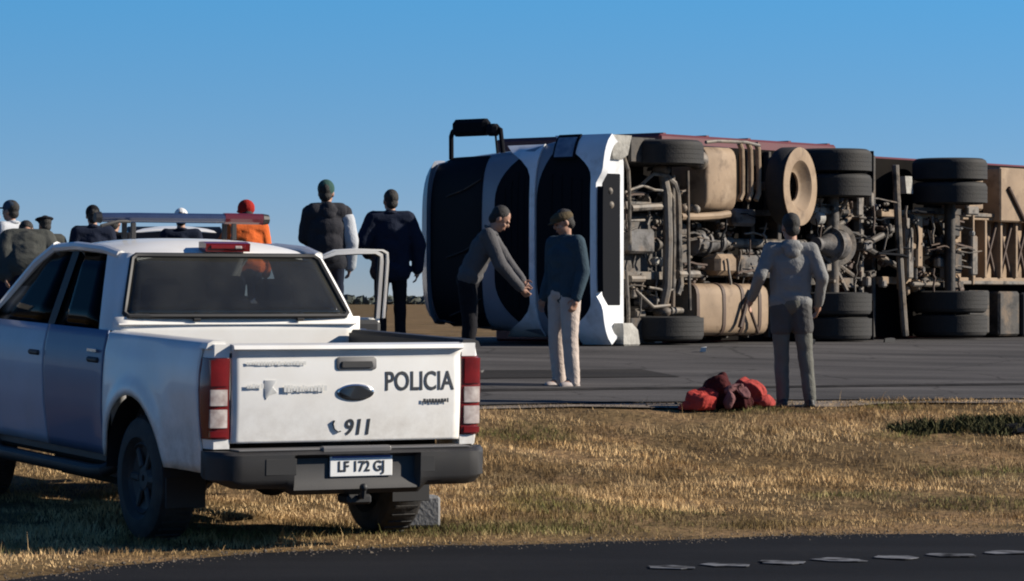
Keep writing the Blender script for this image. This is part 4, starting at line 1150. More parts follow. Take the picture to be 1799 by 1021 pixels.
# tanks
def tank(cx0, cx1, y0, y1, z, rr, straps, mats=MT['tan'], name='fuel_tank'):
    a, c = up(cx0, (y0 + y1) / 2, z), up(cx1, (y0 + y1) / 2, z)
    t_, bt = up((cx0 + cx1) / 2, y0, z), up((cx0 + cx1) / 2, y1, z)
    hx = abs(t_.x - bt.x) / 2; cxm = (t_.x + bt.x) / 2; hz = rr
    def ring(y, k=1.0):
        pts = []
        for j in range(24):
            an = 2 * math.pi * j / 24
            ca, sa = math.cos(an), math.sin(an)
            pts.append((cxm + hx * k * math.copysign(abs(ca) ** .45, ca), y, z + hz + hz * k * math.copysign(abs(sa) ** .45, sa)))
        return pts
    yb, ya = min(a.y, c.y), max(a.y, c.y)
    b = MB(); b.loft([ring(yb, .90), ring(yb + .02, .98), ring(yb + .05), ring(ya - .05), ring(ya - .02, .98), ring(ya, .90)])
    t = b.build(name, mats, lorry, 40)
    for f_ in straps:
        y = ya + (yb - ya) * f_
        b = MB(); b.loft([ring(y - .03, 1.012), ring(y - .03, 1.035), ring(y + .03, 1.035), ring(y + .03, 1.012)], False, False)
        b.build('strap', MT['strap'], t)
    return t
tank(1226, 1352, 498, 590, .42, .30, (.0, .36, .62, .86))
tank(1242, 1296, 256, 372, .42, .28, (), name='fuel_tank')
for px in (1303, 1318, 1332):
    pipe('guard_rail', [(px - 4, 252), (px, 262), (px + 1, 300), (px + 1, 340), (px - 4, 352)], .034, MT['tan'], .46)
q = up(1226, 282, .45); b = MB(); b.ell(q, (.13, .14, .13)); b.build('air_tank', MT['palesteel'], lorry)
pipe('air_line', [(1240, 250), (1260, 248), (1310, 250), (1334, 256)], .022, MT['palesteel'], .44)
pipe('tank_bracket', [(1300, 575), (1312, 530), (1330, 505)], .03, MT['strap'], .36)
pipe('tank_bracket', [(1318, 545), (1332, 585)], .02, MT['strap'], .36)
# drive axle
b = MB(); b.tube([(-.95, DA, .50), (-.3, DA, .50), (.3, DA, .50), (.95, DA, .50)], [.075, .09, .09, .075], 14)
b.build('drive_axle', MT['steel'], lorry)
b = MB(); b.lathe([(-.24, .05), (-.22, .14), (-.12, .20), (.05, .205), (.06, .225), (.09, .225), (.10, .18), (.22, .12), (.34, .075), (.36, .095), (.42, .095)], (0, DA, .48), (0, 1, 0), 28); b.build('differential', MT['cast'], lorry)
b = MB(); b.lathe([(-.03, .27), (.03, .27), (.03, .20), (-.03, .20)], (0, DA - .02, .44), (.0, .5, -1), 28, True); b.build('differential_ring', MT['palesteel'], lorry)
for s in (-1, 1):
    b = MB()
    for k in range(6):
        L_ = .78 - .10 * k
        b.loft([[(s * .47 - .045, DA + L_ * t, .60 + .09 * t * t + .018 * k), (s * .47 + .045, DA + L_ * t, .60 + .09 * t * t + .018 * k), (s * .47 + .045, DA + L_ * t, .615 + .09 * t * t + .018 * k), (s * .47 - .045, DA + L_ * t, .615 + .09 * t * t + .018 * k)] for t in np.linspace(-1, 1, 11)])
    b.build('leaf_spring', MT['steel'], lorry, 30)
    for dy in (-.09, .09):
        b = MB(); b.tube([(s * .47, DA + dy, .40), (s * .47, DA + dy, .72)], .022, 8); b.build('spring_bolt', MT['palesteel'], lorry)
    for dy in (-.28, .30):
        b = MB(); b.tube([(s * .33, DA + dy, .62), (s * .60, DA + dy, .46)], .03, 8); b.build('brake_rod', MT['palesteel'], lorry)
    b = MB(); b.lathe([(-.08, .06), (-.06, .09), (.06, .09), (.08, .06)], (s * .34, DA + .34, .50), (0, 1, 0), 14); b.build('brake_chamber', MT['palelump'], lorry)
    b = MB(); b.tube([(s * .25, DA - .2, .56), (s * .42, DA - 1.0, .80)], .035, 8); b.build('torque_rod', MT['steel'], lorry)
for k in range(60):
    px, py = rp.uniform(1425, 1565), rp.uniform(345, 505)
    s_ = rp.uniform(4, 14); t_ = rp.uniform(4, 16)
    block('axle_fitting', px, py, px + s_, py + t_, rp.uniform(.55, .74), rp.uniform(.06, .2), MT[rp.choice(['steel', 'darksteel', 'cast', 'darksteel', 'strap'])], .02)
for (x0, y0, x1, y1, mm) in ((1430, 362, 1468, 378, 'palesteel'), (1508, 346, 1518, 380, 'palesteel'), (1530, 338, 1537, 364, 'palesteel'), (1452, 462, 1478, 478, 'palesteel'), (1524, 486, 1532, 504, 'palesteel'), (1552, 492, 1560, 505, 'palesteel')):
    block('axle_bracket', x0, y0, x1, y1, .46, .10, MT[mm], .02)
for k in range(44):
    px, py = rp.uniform(1215, 1360), rp.uniform(380, 495)
    s_ = rp.uniform(5, 18); t_ = rp.uniform(4, 12)
    block('chassis_fitting', px, py, px + s_, py + t_, rp.uniform(.60, .74), rp.uniform(.06, .2), MT[rp.choice(['steel', 'darksteel', 'darksteel', 'strap'])], .02)
for s in (-1, 1):
    b = MB()
    b.grid(lambda i, j: (s * (.72 + .52 * j), DA - .62 * math.cos(R(20 + 140 * i)) * 1.0, .50 + .60 * math.sin(R(20 + 140 * i))), 14, 2)
    b.build('mudguard', MT['void'], lorry, 40, fix=False, solid=.01)
    b = MB(); b.box((s * .98, DA - .74, .62), (.52, .02, .55), .005); b.build('mud_flap', MT['void'], lorry)
pipe('frame_edge', [(1573, 290), (1578, 400), (1582, 480), (1590, 590)], .05, MT['palesteel'], .55)

# ------------------------------------------------------------------ drawbar trailer behind it
for k in range(60):
    px, py = rp.choice(((rp.uniform(1070, 1215), rp.uniform(320, 540)), (rp.uniform(1220, 1350), rp.uniform(370, 490)), (rp.uniform(1425, 1560), rp.uniform(335, 510))))
    pts = [(px, py)]; hor = rp.random() < .5
    for q_ in range(4):
        px += rp.uniform(4, 18) if hor else rp.uniform(-5, 5); py += rp.uniform(-4, 4) if hor else rp.uniform(5, 20)
        pts.append((px, py))
    pipe('hose', pts, rp.uniform(.008, .018), MT[rp.choice(['void', 'darksteel', 'steel', 'palesteel', 'strap'])], rp.uniform(.44, .6), n=6)
trailer = empty('overturned_trailer')
trailer.matrix_world = lorry.matrix_world.copy()
tag(trailer, 'overturned drawbar trailer with dusty cross-braced frame behind the lorry', 'trailer')
TA = -8.02
for s in (-1, 1):
    for dx in (1.06, .74):
        w1 = share(w0, trailer, (s * dx, TA, .50), (0, 0, 0 if s < 0 else math.pi))
for y in (-12.6, -13.9):
    for s in (-1, 1):
        for dx in (1.06, .74):
            share(w0, trailer, (s * dx, y, .50), (0, 0, 0 if s < 0 else math.pi))
b = MB(); b.box((0, -10.7, 2.3), (2.48, 8.3, 2.2), .03); b.build('trailer_body', MT['redbody'], trailer)
b = MB(); b.box((0, -10.7, 1.17), (2.42, 8.2, .04)); b.build('trailer_floor', MT['underfloor'], trailer, 0)
for y in (TA, -12.6, -13.9):
    b = MB(); b.tube([(-.95, y, .50), (.95, y, .50)], .075, 12); b.build('axle', MT['darksteel'], trailer)
for s in (-1, 1):
    b = MB(); b.box((s * .45, -10.7, .86), (.10, 8.0, .22), .01); b.build('frame_rail', MT['tan'], trailer)
    b = MB(); b.box((s * .47, -10.6, .735), (.05, 4.0, .03), .008); b.build('rail_flange', MT['palesteel'], trailer)
    b = MB(); b.tube([(s * .30, TA + .9, .70), (0, TA + 2.0, .62)], .045, 8); b.build('drawbar', MT['steel'], trailer)
    b = MB()
    for k in range(4):
        L_ = .62 - .10 * k
        b.loft([[(s * .50 - .04, TA + L_ * t, .60 + .06 * t * t + .018 * k), (s * .50 + .04, TA + L_ * t, .60 + .06 * t * t + .018 * k), (s * .50 + .04, TA + L_ * t, .615 + .06 * t * t + .018 * k), (s * .50 - .04, TA + L_ * t, .615 + .06 * t * t + .018 * k)] for t in np.linspace(-1, 1, 9)])
    b.build('leaf_spring', MT['darksteel'], trailer, 30)
b = MB(); b.lathe([(-.04, .55), (.04, .55), (.04, .42), (-.04, .42)], (0, TA + .1, .80), (0, 0, 1), 32, True); b.build('turntable_ring', MT['steel'], trailer)
b = MB(); b.box((0, -8.98, .80), (1.0, .05, .20), .01); b.build('cross_member', MT['tan'], trailer)
b = MB(); b.box((0, -9.2, .98), (.86, .55, .03), .005); b.build('frame_plate', MT['tan'], trailer)
for k in range(7):
    y0 = -9.55 - .42 * k
    for sg in (-1, 1):
        b = MB(); b.tube([(sg * -.38, y0 + .17, .80), (sg * .38, y0 - .17, .80 + .012 * sg)], .028, 6); b.build('cross_brace', MT['strap'], trailer)
    b = MB(); b.box((0, y0 + .21, .80), (.80, .06, .16), .008); b.build('cross_member', MT['tan'], trailer)
b = MB(); b.box((0, -11.1, .96), (.84, 3.2, .02)); b.build('frame_plate', MT['tan'], trailer, 0)
b = MB(); b.box((-.88, -9.0, .90), (.70, .42, .45), .03); b.build('tool_box', MT['tan'], trailer)
b = MB(); b.box((.88, -9.05, .80), (.60, .55, .30), .02); b.build('side_guard', MT['darksteel'], trailer)
b = MB(); b.box((0, -6.62, .98), (2.44, .08, .34), .015); b.build('front_beam', MT['darksteel'], trailer)
b = MB(); b.loft([[(-.95, -7.05, .6), (-.95, -7.22, .6), (-.72, -7.28, .62), (-.72, -7.12, .62)], [(-.95, -7.05, .75), (-.95, -7.22, .75), (-.72, -7.28, .75), (-.72, -7.12, .75)]]); b.build('reflector_bracket', MT['palelump'], trailer)
for k, (x, y, z, w_, l_, mm) in enumerate(((-.15, -7.1, .62, .5, .10, 'palesteel'), (.18, -7.0, .66, .8, .05, 'tan'), (.12, -7.35, .64, .65, .06, 'steel'), (.5, -7.55, .60, .06, .7, 'palesteel'), (.10, -8.72, .56, .55, .16, 'palesteel'), (-.20, -8.6, .5, .08, .06, 'palelump'), (-.52, -8.75, .6, .12, .30, 'palesteel'), (.2, -8.35, .6, .3, .2, 'darksteel'), (-.3, -8.3, .6, .3, .2, 'darksteel'))):
    b = MB(); b.box((x, y, z), (w_, l_, .08), .02); b.build('trailer_bracket', MT[mm], trailer)

for k in range(64):
    px, py = rp.uniform(1592, 1690), rp.uniform(372, 505)
    s_ = rp.uniform(5, 16); t_ = rp.uniform(5, 18)
    block('trailer_fitting', px, py, px + s_, py + t_, rp.uniform(.56, .78), rp.uniform(.06, .22), MT[rp.choice(['steel', 'darksteel', 'cast', 'tan', 'strap', 'darksteel'])], .02, trailer)
for k in range(22):
    px, py = rp.uniform(1590, 1690), rp.uniform(360, 500); pts = [(px, py)]; hor = rp.random() < .5
    for q_ in range(4):
        px += rp.uniform(4, 16) if hor else rp.uniform(-4, 4); py += rp.uniform(-4, 4) if hor else rp.uniform(5, 16)
        pts.append((px, py))
    pipe('hose', pts, rp.uniform(.008, .018), MT[rp.choice(['void', 'steel', 'palesteel', 'strap'])], rp.uniform(.46, .6), trailer, 6)
block('side_panel', 1758, 294, 1830, 392, .62, .30, MT['tan'], .02, trailer)
pipe('panel_brace', [(1772, 330), (1800, 388)], .03, MT['strap'], .60, trailer)
block('tool_locker', 1756, 512, 1792, 590, .60, .35, MT['darksteel'], .03, trailer)
block('tool_locker', 1796, 514, 1850, 590, .64, .30, MT['void'], .03, trailer)
for (x0, y0, x1, y1, mm) in ((1612, 380, 1622, 470, 'tan'), (1596, 400, 1606, 490, 'palesteel'), (1660, 412, 1674, 490, 'palesteel'), (1650, 452, 1662, 470, 'palesteel')):
    block('frame_bracket', x0, y0, x1, y1, .56, .10, MT[mm], .02, trailer)
# ------------------------------------------------------------------ people
def remeshed(b, vox, smooth=4):
    me = b.mesh('tmp_body')
    t = bpy.data.objects.new('tmp_body', me); col.objects.link(t)
    m = t.modifiers.new('r', 'REMESH'); m.mode = 'VOXEL'; m.voxel_size = vox; m.use_smooth_shade = True
    if smooth:
        k = t.modifiers.new('s', 'SMOOTH'); k.factor = .5; k.iterations = smooth
    dg = bpy.context.evaluated_depsgraph_get()
    me2 = bpy.data.meshes.new_from_object(t.evaluated_get(dg))
    bpy.data.objects.remove(t); bpy.data.meshes.remove(me)
    return me2
def wrinkle(me, amp, seed, stretch=(5, 5, 9)):
    """soft cloth folds: long slanting creases plus a little fine crumple"""
    for v_, nn in [(v, v.normal.copy()) for v in me.vertices]:
        c = v_.co
        p = Vector((c.x * stretch[0] + c.z * 2.5 + seed * 7.7, c.y * stretch[1] - c.z * 2.0, c.z * stretch[2] + c.x * 3))
        d = noise.noise(p) * .45 + (.32 - abs(noise.noise(p * 1.7 + Vector((3, 1, 7))))) * .45 + noise.noise(p * 4) * .12
        v_.co += nn * (d * amp)
    me.update()
SKIN = mat('skin', (.36, .20, .135), .6, 0, (.30, .15, .10), 14, .6)
HAIR = mat('dark_hair', (.012, .010, .009), .7, bump=.5, bscale=180)
EYE = mat('eye', (.02, .015, .012), .3)
LIP = mat('lips', (.20, .075, .06), .6)
SHOE = mat('dark_shoe', (.02, .019, .018), .6)
def cloth(name, c, c2=None, scale=7):
    return mat(name, c, .9, 0, c2 or tuple(k * .7 for k in c), scale, .6, bump=.35, bscale=60, spec=.15)

def person(label, X, Y, height, face, upper, legs, pose=None, lean=0.0, headgear=None, hair=HAIR, shoe=None, skin=SKIN,
           vox=.013, vest=None, hem=.93, sleeve=1.0, bulk=1.0, turn=0.0, nod=0.0, extra=None, one_sleeve=None, hood=False, group=None, z=None, sink=0.0, shorts=None):
    s = height / 1.75
    root = empty('person', (X, Y, (gz(X, Y) if z is None else z) - sink), (0, 0, R(face))); root.scale = (s, s, s)
    tag(root, label, 'person', group)
    J = dict(pel=(0, 0, .95), chest=(0, .0, 1.27), neck=(0, -.01, 1.47), head=(0, .02, 1.625),
             shL=(-.185, -.01, 1.425), shR=(.185, -.01, 1.425), elL=(-.245, -.03, 1.14), elR=(.245, -.03, 1.14), wrL=(-.255, .06, .89), wrR=(.255, .06, .89),
             hpL=(-.09, 0, .92), hpR=(.09, 0, .92), knL=(-.105, .02, .50), knR=(.105, .02, .50), anL=(-.11, -.02, .085), anR=(.11, -.02, .085))
    J = {k: Vector(v) for k, v in J.items()}
    T = Matrix.Rotation(-R(lean), 3, 'X')
    for k in ('chest', 'neck', 'head', 'shL', 'shR', 'elL', 'elR', 'wrL', 'wrR'): J[k] = J['pel'] + T @ (J[k] - J['pel'])
    for k, v in (pose or {}).items(): J[k] = Vector(v)
    H = T @ Matrix.Rotation(R(turn), 3, 'Z') @ Matrix.Rotation(-R(nod), 3, 'X')
    hd = J['head']
    # --- body: one continuous surface from head to ankles, hands with fingers
    b = MB()
    def hp(p): return hd + H @ Vector(p)
    b.ell(hd + H @ Vector((0, -.012, .025)), (.076, .096, .098), H); b.ell(hp((0, .018, -.045)), (.060, .074, .072), H); b.ell(hp((0, .045, -.085)), (.036, .036, .028), H)
    b.ell(hp((0, .096, -.012)), (.012, .018, .024), H); b.ell(hp((0, .078, .028)), (.052, .016, .012), H); b.ell(hp((0, .084, -.058)), (.022, .012, .012), H)
    for sd in (-1, 1): b.ell(hp((sd * .077, -.01, -.01)), (.010, .018, .032), H); b.ell(hp((sd * .038, .066, -.022)), (.022, .018, .02), H)
    b.cap(J['neck'] + T @ Vector((0, 0, -.05)), hp((0, -.01, -.06)), .060, .052)
    b.ell(J['pel'], (.11, .07, .08)); b.cap(J['pel'], J['chest'], .075, .08); b.cap(J['chest'], J['neck'], .075, .055)
    b.cap(J['shL'], J['shR'], .045, .045)
    for sd in 'LR':
        k = -1 if sd == 'L' else 1
        b.cap(J['sh' + sd], J['el' + sd], .042, .032); b.cap(J['el' + sd], J['wr' + sd], .032, .026)
        b.cap(J['hp' + sd], J['kn' + sd], .06, .04); b.cap(J['kn' + sd], J['an' + sd], .04, .03); b.cap(J['an' + sd], J['an' + sd] + Vector((0, .10, -.04)), .035, .028)
        d = (J['wr' + sd] - J['el' + sd]).normalized()
        w_ = J['wr' + sd]
        side = Vector((0, 1, 0)) - d * d.y; side.normalize()
        nrm_ = d.cross(side).normalized() * (1 if k < 0 else -1)
        b.cap(w_, w_ + d * .055, .026, .030); b.ell(w_ + d * .055, (.018, .036, .045), Matrix((nrm_, side, d)).transposed())
        for fi, (off, ln) in enumerate(((-.030, .062), (-.010, .074), (.010, .078), (.030, .070))):
            p0 = w_ + d * .085 + side * off
            p1 = p0 + (d * .9 + nrm_ * .25).normalized() * ln * .55; p2 = p1 + (d * .55 + nrm_ * .75).normalized() * ln * .5
            b.cap(p0 - d * .02, p1, .0092, .0088, 8); b.cap(p1, p2, .0088, .0075, 8)
        t0 = w_ + d * .03 + side * .03
        b.cap(t0, t0 + (d * .6 + side * .6 + nrm_ * .3).normalized() * .045, .012, .010, 8); b.cap(t0 + (d * .6 + side * .6 + nrm_ * .3).normalized() * .045, t0 + (d * .6 + side * .6 + nrm_ * .3).normalized() * .045 + (d * .9 + nrm_ * .4).normalized() * .03, .010, .008, 8)
    me = remeshed(b, min(vox, .0085) if vox < .013 else .011, 1)
    link_mesh('body', me, skin, root)
    for sd in (-1, 1):
        b = MB(); b.ell(hp((sd * .033, .082, .004)), (.013, .008, .007), H, 8, 6); b.build('eye', EYE, root)
    b = MB(); b.ell(hp((0, .092, -.060)), (.022, .006, .006), H, 8, 6); b.build('mouth', LIP, root)
    # --- top garment
    b = MB(); g = .022 * bulk
    B = lambda p: J['pel'] + T @ (Vector(p) - Vector((0, 0, .95)))
    b.ell(B((0, 0, hem + .09)), (.155 + g, .108 + g, .10), T); b.ell(B((0, -.005, 1.12)), (.146 + g, .104 + g, .16), T); b.ell(B((0, 0, 1.28)), (.165 + g, .112 + g, .17), T)
    b.cap(B((-.10, 0, hem + .05)), B((.10, 0, hem + .05)), .09 + g, .09 + g)
    for cx in (-.085, 0, .085): b.cap(B((cx, 0, hem + .05)), B((cx * 1.12, 0, 1.30)), .082 + g, .088 + g)
    b.cap(J['shL'] + T @ Vector((.03, 0, -.01)), J['shR'] + T @ Vector((-.03, 0, -.01)), .062 + g, .062 + g)
    b.cap(B((0, -.01, 1.38)), B((0, -.005, 1.475)), .085 + g, .058 + g * .4)
    for sd in 'LR':
        e = J['el' + sd]; w_ = J['wr' + sd]; a = J['sh' + sd]
        b.cap(a, e, .056 + g, .044 + g)
        if sleeve >= 1: b.cap(e, w_, .044 + g, .031 + g * .8)
        elif sleeve > .5: b.cap(e, e.lerp(w_, (sleeve - .5) * 2), .044 + g, .04 + g)
    me = remeshed(b, vox, 3); wrinkle(me, .011, rnd.uniform(0, 9), (4, 4, 7)); link_mesh('jacket' if bulk > 1.2 else 'shirt', me, upper, root)
    b = MB(); nk = B((0, -.012, 1.485))
    ring = [nk + T @ Vector((.072 * math.cos(a), .070 * math.sin(a), -.012 * math.sin(a))) for a in np.linspace(0, 2 * math.pi, 19)]
    b.tube(ring, .018, 8, caps=False)
    if hood: b.ell(B((0, -.085, 1.445)), (.105, .055, .055), T); b.ell(B((0, -.10, 1.40)), (.075, .05, .06), T)
    me = remeshed(b, .011, 2); wrinkle(me, .006, 3.1); link_mesh('hood' if hood else 'collar', me, vest or upper, root)
    if vest:
        b = MB(); g2 = g + .018
        b.ell(B((0, 0, hem + .10)), (.155 + g2, .108 + g2, .10), T); b.ell(B((0, -.005, 1.12)), (.15 + g2, .108 + g2, .17), T); b.ell(B((0, 0, 1.28)), (.165 + g2, .115 + g2, .17), T)
        b.cap(J['shL'] + T @ Vector((.05, 0, .0)), J['shR'] + T @ Vector((-.05, 0, .0)), .06 + g2, .06 + g2); b.cap(B((0, -.04, 1.42)), B((0, -.07, 1.47)), .09, .07)
        me = remeshed(b, vox, 3); wrinkle(me, .009, 4.2, (4, 4, 7)); link_mesh('vest', me, vest, root)
    if one_sleeve:
        b = MB(); b.cap(J['shR'].lerp(J['elR'], .25), J['elR'], .068 + g, .058 + g); b.cap(J['elR'], J['wrR'], .058 + g, .045 + g)
        me = remeshed(b, vox, 3); wrinkle(me, .010, 1.2); link_mesh('sleeve', me, one_sleeve, root)
    # --- trousers
    b = MB(); g = .016 if not extra == 'loose' else .026
    b.ell(J['pel'] + Vector((0, 0, -.01)), (.150 + g, .105 + g, .12))
    for sd in 'LR':
        b.cap(J['hp' + sd], J['kn' + sd], .085 + g, .056 + g); b.cap(J['kn' + sd], J['an' + sd] + Vector((0, 0, -.02)), .056 + g, .042 + g)
    me = remeshed(b, vox, 3); wrinkle(me, .012, rnd.uniform(0, 9), (7, 7, 10)); link_mesh('trousers', me, legs, root)
    if shorts:
        b = MB(); b.ell(J['pel'] + Vector((0, 0, -.02)), (.140 + g, .095 + g, .10))
        for sd in 'LR': b.cap(J['hp' + sd], J['hp' + sd].lerp(J['kn' + sd], .50), .088 + g, .086 + g)
        me = remeshed(b, vox, 2); wrinkle(me, .014, 3.3); link_mesh('shorts', me, shorts, root)
    for sd in 'LR':
        a = J['an' + sd]
        b = MB(); b.ell(a + Vector((0, -.02, -.045)), (.042, .055, .042)); b.ell(a + Vector((.005 if sd == 'R' else -.005, .085, -.05)), (.045, .10, .035)); b.cap(a, a + Vector((0, .02, -.05)), .042, .04)
        b.box(a + Vector((0, .045, -.075)), (.085, .25, .022), .01)
        link_mesh('shoe', remeshed(b, .012, 2), shoe or SHOE, root)
    # --- hair and headgear
    b = MB(); b.ell(hp((0, -.028, .040)), (.083, .096, .094), H); b.ell(hp((0, -.055, -.03)), (.068, .06, .06), H)
    me = remeshed(b, .010, 2); wrinkle(me, .006, 2.2, (30, 30, 30)); link_mesh('hair', me, hair, root)
    if headgear:
        kind, hm = headgear[0], headgear[1]
        b = MB()
        if kind == 'cap':
            b.ell(hp((0, -.012, .050)), (.088, .106, .088), H); b.ell(hp((0, .125, .040)), (.062, .075, .010), H)
        elif kind == 'flat':
            b.ell(hp((0, .0, .062)), (.100, .120, .055), H); b.ell(hp((0, .10, .035)), (.07, .055, .012), H); b.ell(hp((0, -.03, .045)), (.088, .095, .06), H)
        elif kind == 'beret':
            b.ell(hp((0, .0, .085)), (.125, .135, .035), H); b.ell(hp((0, -.01, .055)), (.088, .103, .05), H); b.ell(hp((0, 0, .12)), (.012, .012, .018), H)
        elif kind == 'helmet':
            b.ell(hp((0, -.01, .045)), (.105, .122, .105), H); b.ell(hp((0, .02, .012)), (.112, .145, .014), H)
        elif kind == 'woolly':
            b.ell(hp((0, -.014, .045)), (.090, .108, .098), H)
        link_mesh('helmet' if kind == 'helmet' else 'cap', remeshed(b, .009, 2), hm, root)
    return root

C_ = {}
C_['grey'] = cloth('grey_sweatshirt', (.22, .22, .215)); C_['greytrs'] = cloth('grey_green_trousers', (.13, .13, .115))
C_['teal'] = cloth('teal_jumper', (.036, .060, .080)); C_['whitetrs'] = cloth('off_white_trousers', (.50, .42, .37))
C_['black'] = cloth('black_cloth', (.010, .010, .013)); C_['navy'] = cloth('navy_jacket', (.012, .017, .034))
C_['drab'] = cloth('drab_vest', (.030, .030, .036)); C_['pale'] = cloth('pale_shirt', (.42, .44, .47)); C_['brown'] = cloth('brown_cap', (.085, .065, .038))
C_['tealcap'] = cloth('green_cap', (.035, .085, .075)); C_['olive'] = cloth('olive_jacket', (.060, .062, .055)); C_['orange'] = cloth('orange_jacket', (.62, .13, .03), (.50, .09, .02))
C_['redcap'] = cloth('red_helmet', (.32, .02, .015)); C_['slate'] = cloth('slate_cap', (.05, .07, .10)); C_['whitecap'] = cloth('white_cap', (.75, .75, .74))
C_['greyblue'] = cloth('light_grey_shirt', (.09, .088, .092)); C_['silver'] = mat('reflective_band', (.75, .74, .72), .4)

# man in grey at the edge of the highway, seen from behind
person('person in grey sweatshirt and dark trousers seen from behind beside the red heap', at(1389, 31.0), 31.0, 1.78, 4, C_['grey'], C_['greytrs'], vox=.011, bulk=.7, hem=.90, turn=12, nod=6, hood=True, shorts=cloth('dark_grey_shorts', (.085, .083, .082)),
       pose=dict(elL=(-.29, -.10, 1.19), wrL=(-.345, .08, .98), elR=(.275, -.09, 1.17), wrR=(.265, .06, .93), anL=(-.07, .02, .085), anR=(.17, -.05, .085), knR=(.13, .0, .5), knL=(-.08, .03, .5)))
# man with flat cap and white trousers, facing left
person('person in brown flat cap, teal jumper and off-white trousers standing on the highway', at(992, 33.0), 33.0, 1.75, 128, C_['teal'], C_['whitetrs'], vox=.011, headgear=('flat', C_['brown']), bulk=1.25, hem=.88, extra='loose', nod=22,
       shoe=mat('pale_shoe', (.35, .30, .28), .7), turn=-20)
# man bending and reaching down, in front of the cab
person('person with black hair in grey shirt reaching down in front of the lorry cab', at(822, 34.6), 34.6, 1.82, -92, C_['greyblue'], C_['black'], vox=.011, lean=27, bulk=1.1, hem=.93, nod=10,
       pose=dict(elL=(-.17, .37, 1.14), wrL=(-.09, .53, .94), elR=(.21, .33, 1.09), wrR=(.09, .52, .87)))
# two men beyond the open door
person('person in dark vest and green cap with pale sleeves beyond the pickup roof', at(574, 38.0), 38.0, 1.93, 16, C_['drab'], C_['navy'], headgear=('woolly', C_['tealcap']), vest=C_['drab'], hood=True, bulk=1.15, turn=-25, hem=.86, one_sleeve=C_['pale'], pose=dict(elL=(-.22, .08, 1.17), wrL=(-.08, .24, 1.10)))
person('person in navy jacket with black hair seen from behind beyond the open door', at(686, 39.6), 39.6, 1.87, 6, C_['navy'], C_['black'], bulk=1.9, hem=.80, turn=15, pose=dict(elL=(-.31, -.06, 1.17), wrL=(-.24, .14, 1.04), elR=(.31, 0, 1.14), wrR=(.30, .04, .87)))
person('person in orange jacket and red helmet behind the light bar', at(433, 40.0), 40.0, 1.74, 20, C_['orange'], C_['navy'], headgear=('helmet', C_['redcap']), bulk=1.7, nod=8, vest=None, pose=dict(elL=(-.30, .04, 1.2), wrL=(-.16, .22, 1.1)))
person('person in white cap behind the middle of the light bar', at(318, 40.5), 40.5, 1.66, 10, C_['navy'], C_['navy'], headgear=('woolly', C_['whitecap']), bulk=1.2)
person('person in dark jacket at the left end of the light bar', at(163, 39.0), 39.0, 1.66, 15, C_['navy'], C_['navy'], bulk=1.6, headgear=('woolly', C_['black']))
person('person in second dark jacket right of the left end of the light bar', at(200, 39.6), 39.6, 1.58, -10, C_['black'], C_['navy'], bulk=1.6)
person('person in slate cap and pale shirt at the far left', at(20, 39.0), 39.0, 1.72, 60, C_['pale'], C_['navy'], headgear=('cap', C_['slate']), bulk=1.2)
person('person in black beret leaning forward beside the olive jacket', at(84, 39.4), 39.4, 1.56, 30, C_['olive'], C_['navy'], headgear=('beret', C_['black']), bulk=1.6, lean=8)
person('person in olive jacket bending low at the left edge', at(52, 36.5), 36.5, 1.76, 12, C_['olive'], C_['navy'], bulk=3.2, lean=52, nod=35)
person('person in dark teal jacket cut by the left frame edge', at(-12, 39.5), 39.5, 1.66, 0, C_['teal'], C_['navy'], bulk=1.4)

# ------------------------------------------------------------------ heap of red cloth by the road
def heap(name, px, Y, m, seed, label, lumps_):
    """crumpled cloth: overlapping soft masses with sharp folds, flattened on the ground"""
    b = MB()
    for (x, y, z, rx, ry, rz, tilt) in lumps_:
        b.ell((x, y, z), (rx, ry, rz), Matrix.Rotation(R(tilt), 3, 'Y') @ Matrix.Rotation(R(tilt * .7), 3, 'X'))
    me = remeshed(b, .0075, 2)
    me.update()
    for v_, nn in [(v, v.normal.copy()) for v in me.vertices]:
        p = v_.co * 5.5 + Vector((seed, seed * 2, 0))
        d = (.30 - abs(noise.noise(p))) * .075 + (.28 - abs(noise.noise(p * 2.1 + Vector((5, 2, 1))))) * .022 + noise.noise(p * 6) * .003
        v_.co += nn * d
        if v_.co.z < .0: v_.co.z *= .05
    me.polygons.foreach_set('use_smooth', [True] * len(me.polygons)); me.update()
    o = link_mesh(name, me, m)
    X = at(px, Y)
    o.location = (X, Y, gz(X, Y) + .014)
    tag(o, label, 'cloth'); o.scale = (.95, 1, 1.0)
    return o
MT['redcloth'] = cloth('red_cloth', (.40, .050, .038), (.24, .022, .02)); MT['wine'] = cloth('wine_dark_cloth', (.055, .008, .009), (.022, .004, .005))
MT['pinkcloth'] = cloth('faded_red_cloth', (.36, .055, .045), (.20, .03, .028)); MT['greycloth'] = cloth('grey_mauve_cloth', (.17, .08, .08), (.06, .02, .025))
heap('red_cloth', 1232, 30.5, MT['redcloth'], 1.3, 'bright red crumpled cloth at the left of the roadside heap', ((0, 0, .07, .15, .14, .10, 10), (-.10, .02, .03, .12, .12, .05, -8), (.06, .05, .12, .10, .10, .08, 25)))
heap('dark_red_cloth', 1268, 30.65, MT['wine'], 2.9, 'dark wine red bundle in the middle of the roadside heap', ((-.03, 0, .14, .15, .14, .15, 25), (.07, .02, .08, .20, .15, .09, -12), (-.02, .05, .25, .07, .07, .07, 40), (.16, -.02, .05, .15, .12, .06, 0)))
heap('mauve_rag', 1290, 30.55, MT['greycloth'], 4.4, 'dull mauve rag lying on the dark bundle', ((0, 0, .19, .10, .08, .035, -25), (.08, .0, .15, .07, .07, .03, 30), (-.05, -.07, .08, .04, .05, .07, 10)))
